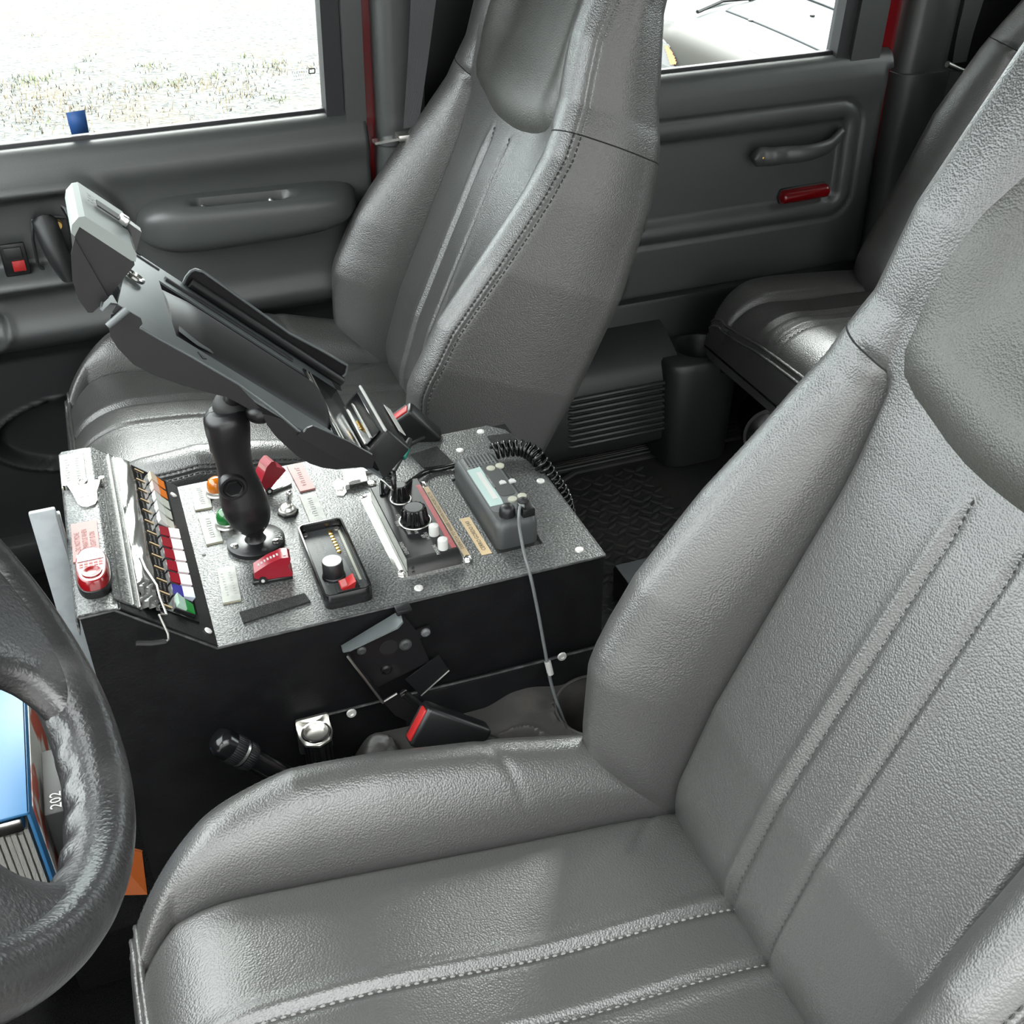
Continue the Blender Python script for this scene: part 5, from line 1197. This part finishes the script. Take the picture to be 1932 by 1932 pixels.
# power socket on a bracket
PS = thing('power_socket', (0.013, YN - .01, 0.44), 'chrome-rimmed power socket in an aluminium bracket below the holster', 'power socket')
MB().prism(rrect(-0.0055, 0.0300, 0.4340, 0.4830, .003), 0, .003, frame((0, YN - .004, 0), (1, 0, 0), (0, 0, 1), (0, -1, 0))).build('bracket_back', 'steel', PS)
b = MB(); b.prism([(-0.0055, YN - .003), (0.030, YN - .003), (0.030, YN - .022), (0.026, YN - .034), (0.012, YN - .040), (-0.002, YN - .034), (-0.0055, YN - .022)][::-1], 0.4700, 0.4725); b.build('bracket_shelf', 'steel', PS)
sc_ = (0.0125, YN - .022, 0.0)
MB().lathe([(0.0150, .4725), (0.0158, .4755), (0.0150, .4772), (0.0128, .4772), (0.0122, .474), (0.0122, .452), (0.004, .450)], frame(sc_, (1, 0, 0), (0, 1, 0), (0, 0, 1)), 32, False).build('socket_rim', 'chrome', PS, 50)
MB().cyl((sc_[0], sc_[1], .4640), (sc_[0], sc_[1], .4690), .0122, n=24).build('socket_well', 'rubber', PS)
MB().lathe([(0.0135, .4700), (0.0135, .425), (0.0125, .418)], frame(sc_, (1, 0, 0), (0, 1, 0), (0, 0, 1)), 24).build('socket_barrel', 'black_gloss', PS)
for i in range(12):
    t = i * math.pi / 6; MB().cyl((sc_[0] + .0136 * math.cos(t), sc_[1] + .0136 * math.sin(t), .466), (sc_[0] + .0136 * math.cos(t), sc_[1] + .0136 * math.sin(t), .428), .0016, n=6).build('barrel_rib', 'black_gloss', PS)
# torch standing in the gap
f0 = aty(418, 1400, -0.205); f1 = aty(560, 1478, -0.215); fd = unit(f1 - f0); TM = frame(f0, *basis(fd))
FL = thing('torch', f0, 'black knurled torch leaning beside the power socket', 'torch')
MB().lathe([(0.004, -.010), (0.011, -.008), (0.0145, -.003), (0.0150, .002), (0.0150, .010)], TM, 28).build('torch_head', 'black_gloss', FL, 60)
MB().fluted([(0.0155, .010, 1), (0.0158, .013, 1), (0.0158, .021, 1), (0.0150, .023, 1)], TM, 40, .03, 160).build('knurled_ring', 'black_satin', FL, 40)
MB().lathe([(0.0148, .023), (0.0148, .026), (0.0140, .027)], TM, 28).build('head_band', 'steel', FL)
MB().fluted([(0.0152, .027, 1), (0.0154, .030, 1), (0.0154, .036, 1), (0.0140, .038, 1)], TM, 40, .03, 160).build('knurled_ring', 'black_satin', FL, 40)
MB().lathe([(0.0125, .036), (0.0118, .045), (0.0118, .19)], TM, 24).build('torch_barrel', 'black_gloss', FL)
# moulded tray between seat and console with cup wells
TR = thing('centre_tray', (0.24, -0.23, 0.10), 'scuffed grey moulded tray with cup wells between driver seat and console', 'tray')
wells = [(0.320, -0.226, 0.046, 0.075), (0.205, -0.262, 0.036, 0.030)]
xs = np.linspace(0.03, 0.47, 120); ys = np.linspace(YN - .011, -0.288, 60); G = []
for x in xs:
    row = []
    for y in ys:
        z = 0.445 - 0.010 * math.sin((x - .03) * 9) + 0.012 * smooth(x, .20, .24) * (1 - smooth(x, .25, .30)) - 0.05 * (1 - smooth(x, .03, .075))
        for cx, cy, r, dp in wells:
            d = math.hypot(x - cx, y - cy); z = z - dp * (1 - float(smooth(d, r - .006, r + .006))) + 0.004 * math.exp(-((d - r - .004) / .004) ** 2)
        d = math.hypot(x - 0.073, (y + 0.205) * 1.0); z += 0.016 * (1 - float(smooth(d, .016, .024))) - .006 * (1 - float(smooth(d, .008, .012)))
        row.append((x, y, z))
    G.append(row)
G = np.array(G); b = MB().grid(G)
for edge in (G[0], G[-1], G[:, 0], G[:, -1]):
    lo = edge.copy(); lo[:, 2] = 0.10; b.grid(np.array([edge, lo]))
b.build('tray_moulding', 'tray_plastic', TR, 45)
MB().tube([(0.320 + .050 * math.cos(t), -0.226 + .050 * math.sin(t), 0.4445) for t in np.linspace(0, 2 * math.pi, 40, endpoint=False)], .0018, 6, True).build('well_rim', 'tray_plastic', TR)
# seat belt buckles
def buckle(c, axis, wdir, L_, W_, T_, lab, red_at=1, press=True):
    axis = unit(axis); wdir = unit(np.array(wdir) - axis * (np.array(wdir) @ axis)); nd = np.cross(axis, wdir)
    r = thing('belt_buckle', c, lab, 'belt buckle', 'front seat belt buckles'); M_ = frame(c, axis, wdir, nd)
    MB().box((0, 0, 0), (L_, W_, T_), M_, .0045, 3).build('buckle_shell', 'black_plastic', r)
    MB().box((L_ / 2 + .0004, 0, -T_ * .10), (.003, W_ * .80, T_ * .55), M_, .0012).build('release_button', 'red_bright', r)
    MB().box((L_ / 2 - .004, 0, T_ * .30), (.010, W_ * .70, T_ * .20), M_, .001).build('tongue_slot', 'rubber', r)
    MB().box((-.006, -0.002, T_ / 2 + .0002), (L_ * .42, W_ * .42, .0010), M_, .0004, 1).build('buckle_panel', 'black_satin', r)
    MB().box((-L_ * .62, 0, -.001), (L_ * .45, W_ * .62, T_ * .45), M_, .003).build('stalk', 'rubber', r)
    if press:
        b = MB(); write(b, 'PRESS', np.array(M_ @ Vector((0.006, 0.0, T_ / 2 + .0010))), .0060, wdir, axis); b.build('buckle_lettering', 'ink_grey', r)
    return r
a, c = aty(783, 1362, -0.235), aty(925, 1412, -0.250)
buckle(a * .56 + c * .44, a - c, (0.45, 0.2, 0.75), 0.078, 0.046, 0.024, 'black belt buckle with red button rising between driver seat and console')
buckle(atz(777, 812, ZT + .012), (-0.62, 0.10, 0.78), (0.75, -0.35, .55), 0.060, 0.050, 0.022, 'black belt buckle with red button beyond the cradle dock at the passenger seat', press=False)
# pale panel, key ring, orange folder and binder in the footwell
o = MB().box2((-0.2150, -0.030, 0.360), (-0.190, -0.024, 0.712), .0015).build('white_panel', 'white_panel')
wp_ = thing('metal_sheet', (-0.205, 0.01, 0.105), 'pale grey metal sheet standing ahead of the console', 'sheet'); 
o.name = 'panel_sheet'; o.parent = wp_; o.matrix_parent_inverse = Matrix.Translation((0.205, -0.01, -0.105))
MB().box2((-0.1905, -0.032, 0.360), (-0.1868, -0.024, 0.706), .0008).build('panel_flange', 'cradle_grey', wp_)
KR = thing('key_ring', aty(222, 1505, -0.19), 'small bent wire ring beside the front corner of the console', 'ring')
MB().tube(spline([aty(*p, -0.175) for p in ((213, 1487), (222, 1490), (230, 1505), (229, 1518), (220, 1524))], 8), .0011, 6).build('wire', 'chrome', KR, 60)
MB().tube(spline([aty(*p, -0.175) for p in ((214, 1503), (222, 1506), (230, 1506))], 6), .0009, 6).build('wire_bar', 'chrome', KR, 60)
b = MB()
for i in range(5): b.sphere(aty(222 + i * 5, 1521 - (i % 2) * 2, -0.175), .0026, n=8)
b.build('bead_chain', 'steel', KR)
MB().box(aty(232, 1535, -0.172), (0.018, 0.010, 0.022), None, .003).build('blue_tag', 'blue_switch', KR)
OF = thing('orange_folder', (-0.215, -0.06, 0.11), 'orange card folder standing in the footwell beyond the steering wheel', 'folder')
k0, k1, k2, k3 = atz(196, 1590, 0.30), atz(268, 1608, 0.30), atz(278, 1688, 0.235), atz(196, 1690, 0.235)
MB().add([k0, k1, k2, k3, k0 - (0, -.012, .01), k1 - (0, -.012, .01), k2 - (0, -.012, .01), k3 - (0, -.012, .01)], [(0, 1, 2, 3), (4, 5, 6, 7), (0, 1, 5, 4), (1, 2, 6, 5), (2, 3, 7, 6), (3, 0, 4, 7)]).build('folder_card', 'orange_card', OF, 20)
MB().box2((-0.30, -0.12, 0.10), (-0.19, 0.06, 0.19), .004).build('folder_stack', 'carpet', OF)
K = atd(56, 1532, 1.20)
BN = thing('ring_binder', (K[0] - .03, K[1] + .12, 0.10), 'glossy blue ring binder seen through the steering wheel', 'binder')
x1 = K[0]; x0 = x1 - 0.075; y0 = K[1]; y1 = y0 + 0.28; zt = K[2]; zb = zt - 0.25
MB().box2((x0, y0, zt - .004), (x1, y1, zt), .0015).build('spine', 'blue_binder', BN)
MB().box2((x1 - .004, y0, zb), (x1, y1, zt), .0015).build('cover', 'blue_binder', BN)
MB().box2((x0, y0, zb), (x0 + .004, y1, zt), .0015).build('cover', 'blue_binder', BN)
MB().box2((x1 + .0002, y0 + .02, zb + .01), (x1 + .0012, y1 - .01, zt - .012)).build('cover_print', 'binder_print', BN)
for i in range(9):
    xx = x0 + .012 + i * .0062; MB().box2((xx, y0 + .006 + (i % 3) * .002, zb + .006), (xx + .0048, y1 - .012, zt - .032 - (i % 2) * .004)).build('page_block', 'paper', BN)
MB().tube([(x0 + .012 + .012 * (1 - math.cos(t)) , y0 + .012, zt - .03 + .024 * math.sin(t)) for t in np.linspace(0, math.pi, 16)], .003, 8).build('ring', 'chrome', BN, 60)
MB().box2((x0 + .028, y0 + .004, zt - .030), (x1 - .010, y0 + .05, zt - .010), .004).build('ring_plate', 'chrome', BN)
q = np.array([x1 + .004, y0 + .055, zt - .045]); BT = thing('book_tag', q, 'dark booklet with white number 202 tucked beside the binder', 'booklet')
MB().box(q + (0.014, 0.02, -.05), (.022, .10, .12), None, .002).build('booklet', 'rubber', BT)
b = MB(); write(b, '202', q + (0.016, -0.012, 0.0103), .017, (0, 1, 0), (-1, 0, 0)); b.build('number', 'ink_white', BT)
GL = thing('work_glove', atz(30, 1660, 0.13), 'crumpled brown leather glove lying below the binder', 'glove')
gc = atz(28, 1668, 0.15)
for dx, dy, rx, ry, rz, nm in ((0, 0, .055, .05, .03, 'palm'), (.045, -.02, .03, .014, .013, 'finger'), (.048, .008, .034, .014, .013, 'finger'), (.04, .034, .03, .014, .013, 'finger'), (-.02, -.045, .018, .03, .014, 'thumb')):
    MB().sphere(gc + (dx - .03, dy, -.02), (rx, ry, rz), n=16).build(nm, 'brown_leather', GL, 60)

# ================================================================== STEERING WHEEL
SWC = np.array([-0.266, -0.600, 1.022]); TAU = 0.97
WBv = np.array([math.cos(TAU), 0, -math.sin(TAU)]); WYv = np.array([0, 1.0, 0]); WNv = unit(np.cross(WBv, WYv))
if WNv[0] < 0: WNv = -WNv                               # axis that points back at the driver
ST = thing('steering_wheel', SWC, 'worn black vinyl steering wheel cropped at the corner of the picture', 'steering wheel')
def wpt(r, th, n): return SWC + r * (math.cos(th) * WBv + math.sin(th) * WYv) + n * WNv     # th 0 = six o'clock, +90 = passenger side
G = []; NR = 260
for i in range(NR):
    th = 2 * math.pi * i / NR; row = []
    for j in range(28):
        a = 2 * math.pi * j / 28; rr = 0.0165; bump = 0.0
        ca_ = math.cos(a)
        bump = 0.0024 * math.sin(th * 44) * max(0.0, -ca_) ** 2 * (1 - float(smooth(math.sin(a), -.55, .25)))
        row.append(wpt(0.1900 + (rr + bump) * ca_ * 1.0, th, (rr + .0035) * math.sin(a)))
    G.append(row)
MB().grid(np.array(G), cu=True, cv=True).build('rim', 'wheel_vinyl', ST, 179)
def spoke(th, wr, wh):
    G = []
    for u_ in np.linspace(0, 1, 26):
        r = 0.045 + (0.1855 - 0.045) * u_; fl = (u_ ** 7) * wr * 1.9 + (u_ ** 3) * wr * .25
        wd = wh + (wr - wh) * u_ + fl; n0 = -0.016 + 0.016 * u_; thk = 0.016 - .002 * u_
        row = []
        for j in range(28):
            a = 2 * math.pi * j / 28; s_ = math.copysign(abs(math.sin(a)) ** .7, math.sin(a)); c_ = math.copysign(abs(math.cos(a)) ** .6, math.cos(a))
            row.append(wpt(r, th + (wd * c_) / max(r, .06), n0 + thk * s_))
        G.append(row)
    MB().grid(np.array(G), cv=True).build('spoke', 'wheel_vinyl', ST, 179)
for th, wr, wh in ((math.radians(43), .034, .036), (math.radians(-53), .036, .036), (math.radians(118), .024, .03), (math.radians(-118), .024, .03)): spoke(th, wr, wh)
hub = []
for e, n_ in ((1.0, -.060), (1.0, -.018), (.97, -.006), (.88, .004), (.6, .010), (.02, .012)):
    hub.append([wpt(0.082 * e * (1 + .10 * math.cos(2 * t)), t, n_) for t in np.linspace(0, 2 * math.pi, 48, endpoint=False)])
MB().grid(np.array(hub), cv=True).build('hub_pad', 'wheel_vinyl', ST, 60)
MB().cyl(SWC - WNv * .05, SWC - WNv * .52, .035, .048).build('column_shroud', 'dark_plastic', ST)

# ================================================================== SEAT BELTS
def ribbon(pts, w, wv, th=.0016):
    P = spline(pts, 12); wv = unit(wv); G = []
    for i, p in enumerate(P):
        t_ = unit(P[min(len(P) - 1, i + 1)] - P[max(0, i - 1)]); n_ = unit(np.cross(t_, wv)); ww = w[0] + (w[1] - w[0]) * i / (len(P) - 1)
        G.append([p - wv * ww / 2 - n_ * th / 2, p + wv * ww / 2 - n_ * th / 2, p + wv * ww / 2 + n_ * th / 2, p - wv * ww / 2 + n_ * th / 2])
    return MB().grid(np.array(G), cv=True)
B1 = thing('seat_belt', (0.43, 0.75, 0.79), 'grey seat belt with bright latch tongue hanging behind the passenger seat', 'seat belt', 'hanging seat belts')
yb = 0.755
ribbon([aty(805, -60, yb + .01), aty(799, 0, yb), aty(788, 120, yb), aty(775, 240, yb)], (.048, .024), (1, -.25, 0.12)).build('webbing', 'belt_web', B1, 60)
ribbon([aty(772, 262, yb), aty(765, 320, yb + .01), aty(758, 390, yb + .02)], (.022, .016), (1, -.3, 0.1)).build('webbing', 'belt_web', B1, 60)
l0, l1 = aty(705, 268, yb), aty(782, 254, yb)
MB().box2((-.5, -.5, -.5), (.5, .5, .5), M=frame((l0 + l1) / 2, (l1 - l0) * 1.0, (0, 0.020, 0), (0, 0, .004))).build('latch_tongue', 'chrome', B1, 20)
MB().box(aty(768, 256, yb), (0.034, 0.026, 0.010), None, .002).build('tongue_loop', 'steel', B1)
B2 = thing('seat_belt', (1.49, 0.76, 0.79), 'dark seat belt hanging beside the rear bench', 'seat belt', 'hanging seat belts')
yb = 0.765
ribbon([aty(1846, -60, yb), aty(1838, 0, yb), aty(1822, 60, yb), aty(1810, 118, yb)], (.040, .026), (1, -.3, 0.1)).build('webbing', 'belt_web', B2, 60)
ribbon([aty(1803, 132, yb), aty(1790, 190, yb), aty(1778, 240, yb)], (.022, .018), (1, -.3, 0.1)).build('webbing', 'belt_web', B2, 60)
MB().tube([aty(1787, 121, yb), aty(1803, 128, yb), aty(1832, 139, yb)], [.006, .005, .004], 10).build('latch_tongue', 'steel', B2)
# things on the rear floor
q = atz(1186, 1098, 0.16); RBX = thing('jack_box', (q[0] + .05, q[1], 0.10), 'small black box with pale top edge on the floor behind the driver seat', 'box')
MB().box((q[0] + .055, q[1] - .02, 0.135), (0.13, 0.12, 0.066), None, .003).build('box_body', 'black_plastic', RBX)
MB().box((q[0] + .055, q[1] - .02, 0.1695), (0.126, 0.116, 0.002), None, .0006, 1).build('box_lid', 'cradle_grey', RBX)
q = atz(1392, 800, 0.17) + np.array((0.045, -0.045, 0)); LN = thing('lantern', (q[0], q[1], 0.10), 'black round hand lantern tucked under the rear bench', 'lantern')
LM_ = frame(q + (0, 0, 0), *basis((-0.35, -0.9, .15)))
MB().lathe([(0.050, -.09), (0.052, -.02), (0.056, .0), (0.058, .02), (0.056, .028), (0.050, .028), (0.044, .016), (0.01, .014)], LM_, 36).build('lantern_body', 'black_gloss', LN)
MB().lathe([(0.048, .019), (0.03, .024), (0.004, .026)], LM_, 30).build('lantern_lens', 'black_gloss', LN)

# ================================================================== OUTSIDE
PC = thing('parked_car', (3.2, 5.0, GZ), 'silver car parked outside the rear passenger window', 'car')
hd_ = unit(np.array([0.13, -0.36, 0.0])); sd_ = np.array([-hd_[1], hd_[0], 0]) * 1.0                    # heading towards us, sideways
if sd_[0] < 0: sd_ = -sd_
KC = atz(1400, 15, 0.10)
def cpt(s, f_, z): return np.array([KC[0], KC[1], 0]) + sd_ * s + hd_ * f_ + np.array([0, 0, z])
def hoodz(s, f_):
    c = s - 0.22
    return 0.115 - 0.13 * f_ - 0.055 * f_ ** 2 - 0.10 * max(0, abs(c) - .1) ** 2 - 0.012 * math.exp(-((abs(c) - .33) / .03) ** 2)
G = [[cpt(s, f_, hoodz(s, f_)) for s in np.linspace(-0.38, 0.90, 70)] for f_ in np.linspace(-0.02, 0.95, 50)]
MB().grid(np.array(G)).build('bonnet', 'car_silver', PC, 60)
G = []
for f_ in np.linspace(-0.35, 1.0, 40):
    e0 = hoodz(-0.39, max(0, f_)) - .012
    G.append([cpt(s, f_, z) for s, z in ((-0.395, e0), (-0.44, e0 + .010), (-0.52, e0 - .010), (-0.58, e0 - .05), (-0.62, e0 - .14), (-0.64, e0 - .35), (-0.64, GZ + .35))])
MB().grid(np.array(G)).build('wing', 'car_tan', PC, 60)
G = [[cpt(s, -0.05 - 0.75 * t, 0.12 + 0.52 * t - .04 * abs(s - .22) ** 2) for s in np.linspace(-0.48, 0.95, 30)] for t in np.linspace(0, 1, 10)]
MB().grid(np.array(G)).build('windscreen', 'car_glass', PC, 60)
for a0, a1 in ((-0.30, 0.12), (0.10, 0.72)):
    MB().tube([cpt(a0, -0.035, .118), cpt((a0 + a1) / 2, -0.055, .140), cpt(a1, -0.03, .128)], .010, 6).build('wiper', 'rubber', PC)
for px in ((1417, 40), (1534, 30)):
    d_ = [cpt(s, f_, hoodz(s, f_)) for s in np.linspace(-.3, .8, 60) for f_ in np.linspace(0, .6, 40)]
    pr = [(IMG / 2 + FPX * (CW @ (p - CPOS))[0] / (CW @ (p - CPOS))[2] - px[0]) ** 2 + (IMG / 2 + FPX * (CW @ (p - CPOS))[1] / (CW @ (p - CPOS))[2] - px[1]) ** 2 for p in d_]
    p = d_[int(np.argmin(pr))]; MB().sphere(p + (0, 0, .004), (.014, .014, .008), n=10).build('washer_jet', 'rubber', PC)
MB().tube([cpt(-0.12, f_, hoodz(-0.12, f_) + .004) for f_ in np.linspace(0, .9, 14)], .006, 6).build('bonnet_crease', 'car_silver', PC, 60)
MB().tube([cpt(0.40, f_, hoodz(0.40, f_) + .004) for f_ in np.linspace(0, .9, 14)], .006, 6).build('bonnet_crease', 'car_silver', PC, 60)
def wingpt(f_, k):
    e0 = hoodz(-0.39, max(0, f_)) - .012
    S_ = [-0.395, -0.44, -0.52, -0.58, -0.62, -0.64, -0.64]; Z_ = [e0, e0 + .010, e0 - .010, e0 - .05, e0 - .14, e0 - .35, GZ + .35]
    return cpt(float(np.interp(k, range(7), S_)), f_, float(np.interp(k, range(7), Z_)))
def inside(p, poly):
    c = False; n = len(poly)
    for a_ in range(n):
        (x1_, y1_), (x2_, y2_) = poly[a_], poly[(a_ + 1) % n]
        if (y1_ > p[1]) != (y2_ > p[1]) and p[0] < (x2_ - x1_) * (p[1] - y1_) / (y2_ - y1_) + x1_: c = not c
    return c
FF = np.linspace(-0.25, 0.6, 90); KK = np.linspace(0, 5, 110); WG = np.array([[wingpt(f_, k) for k in KK] for f_ in FF])
q_ = (WG - CPOS) @ CW.T; WP = IMG / 2 + FPX * q_[..., :2] / q_[..., 2:]
for nm, mt_, poly, off in (('headlamp', 'car_lamp', [(1225, 62), (1246, 70), (1262, 84), (1272, 128), (1225, 132)], .006), ('amber_marker', 'amber_lens', [(1252, 82), (1262, 88), (1272, 106), (1275, 120), (1264, 122), (1258, 104)], .014)):
    b = MB(); vv = []
    for a_ in range(89):
        for c_ in range(109):
            if inside(WP[a_, c_], poly):
                qd = [WG[a_, c_], WG[a_ + 1, c_], WG[a_ + 1, c_ + 1], WG[a_, c_ + 1]]; b.add([p + (CPOS - p) / np.linalg.norm(CPOS - p) * off for p in qd], [(0, 1, 2, 3)])
    if b.v: b.build(nm, mt_, PC, None)
    else: print('EMPTY', nm, WP.reshape(-1, 2).min(0), WP.reshape(-1, 2).max(0))
MB().box2((-.5, -.5, -.5), (.5, .5, .5), M=frame(cpt(0.22, 0.0, -0.45), sd_ * 1.66, hd_ * 2.05, (0, 0, .62))).build('car_body', 'car_tan', PC)
for s in (-.60, 1.04):
    w_ = cpt(s, 0.35, GZ + .32); MB().cyl(w_ - sd_ * .09, w_ + sd_ * .09, .32, n=28).build('tyre', 'rubber', PC)
# tufts of grass in the gravel
def tufts(name, mt_, spots, lab):
    b = MB()
    for px, py, n, sp in spots:
        c = atz(px, py, GZ)
        for _ in range(n // 2):
            x = c[0] + random.gauss(0, sp); y = c[1] + random.gauss(0, sp * 1.2); h = random.uniform(.012, .05); a = random.uniform(0, 6.28); w = .004; ln = random.uniform(.01, .05)
            dx, dy = math.cos(a), math.sin(a); b.add([(x - dy * w, y + dx * w, GZ), (x + dy * w, y - dx * w, GZ), (x + dx * ln, y + dy * ln, GZ + h)], [(0, 1, 2)])
    o = b.build(name, mt_, None, None); tag(o, lab, 'grass', kind='stuff'); return o
tufts('grass', 'blade_green', [(55, 152, 200, .10), (145, 135, 60, .06), (85, 150, 60, .08), (170, 110, 40, .06), (270, 125, 70, .06), (285, 160, 90, .08), (345, 155, 80, .08), (440, 130, 60, .08), (80, 240, 80, .08), (465, 108, 40, .05), (515, 125, 60, .06), (520, 190, 60, .05), (400, 145, 30, .05)], 'thin green grass tufts growing through the gravel')
tufts('dry_grass', 'blade_brown', [(20, 165, 300, .20), (60, 190, 300, .25), (130, 180, 200, .2), (30, 205, 250, .22), (150, 200, 120, .15), (250, 175, 200, .15), (350, 160, 260, .18), (290, 130, 80, .08), (420, 165, 200, .18), (460, 178, 120, .1), (500, 135, 150, .12), (525, 118, 80, .08), (600, 128, 80, .08), (190, 215, 200, .2), (350, 215, 160, .2), (90, 225, 200, .2), (440, 200, 120, .12), (55, 70, 40, .08)], 'dry brown grass scattered over the gravel')
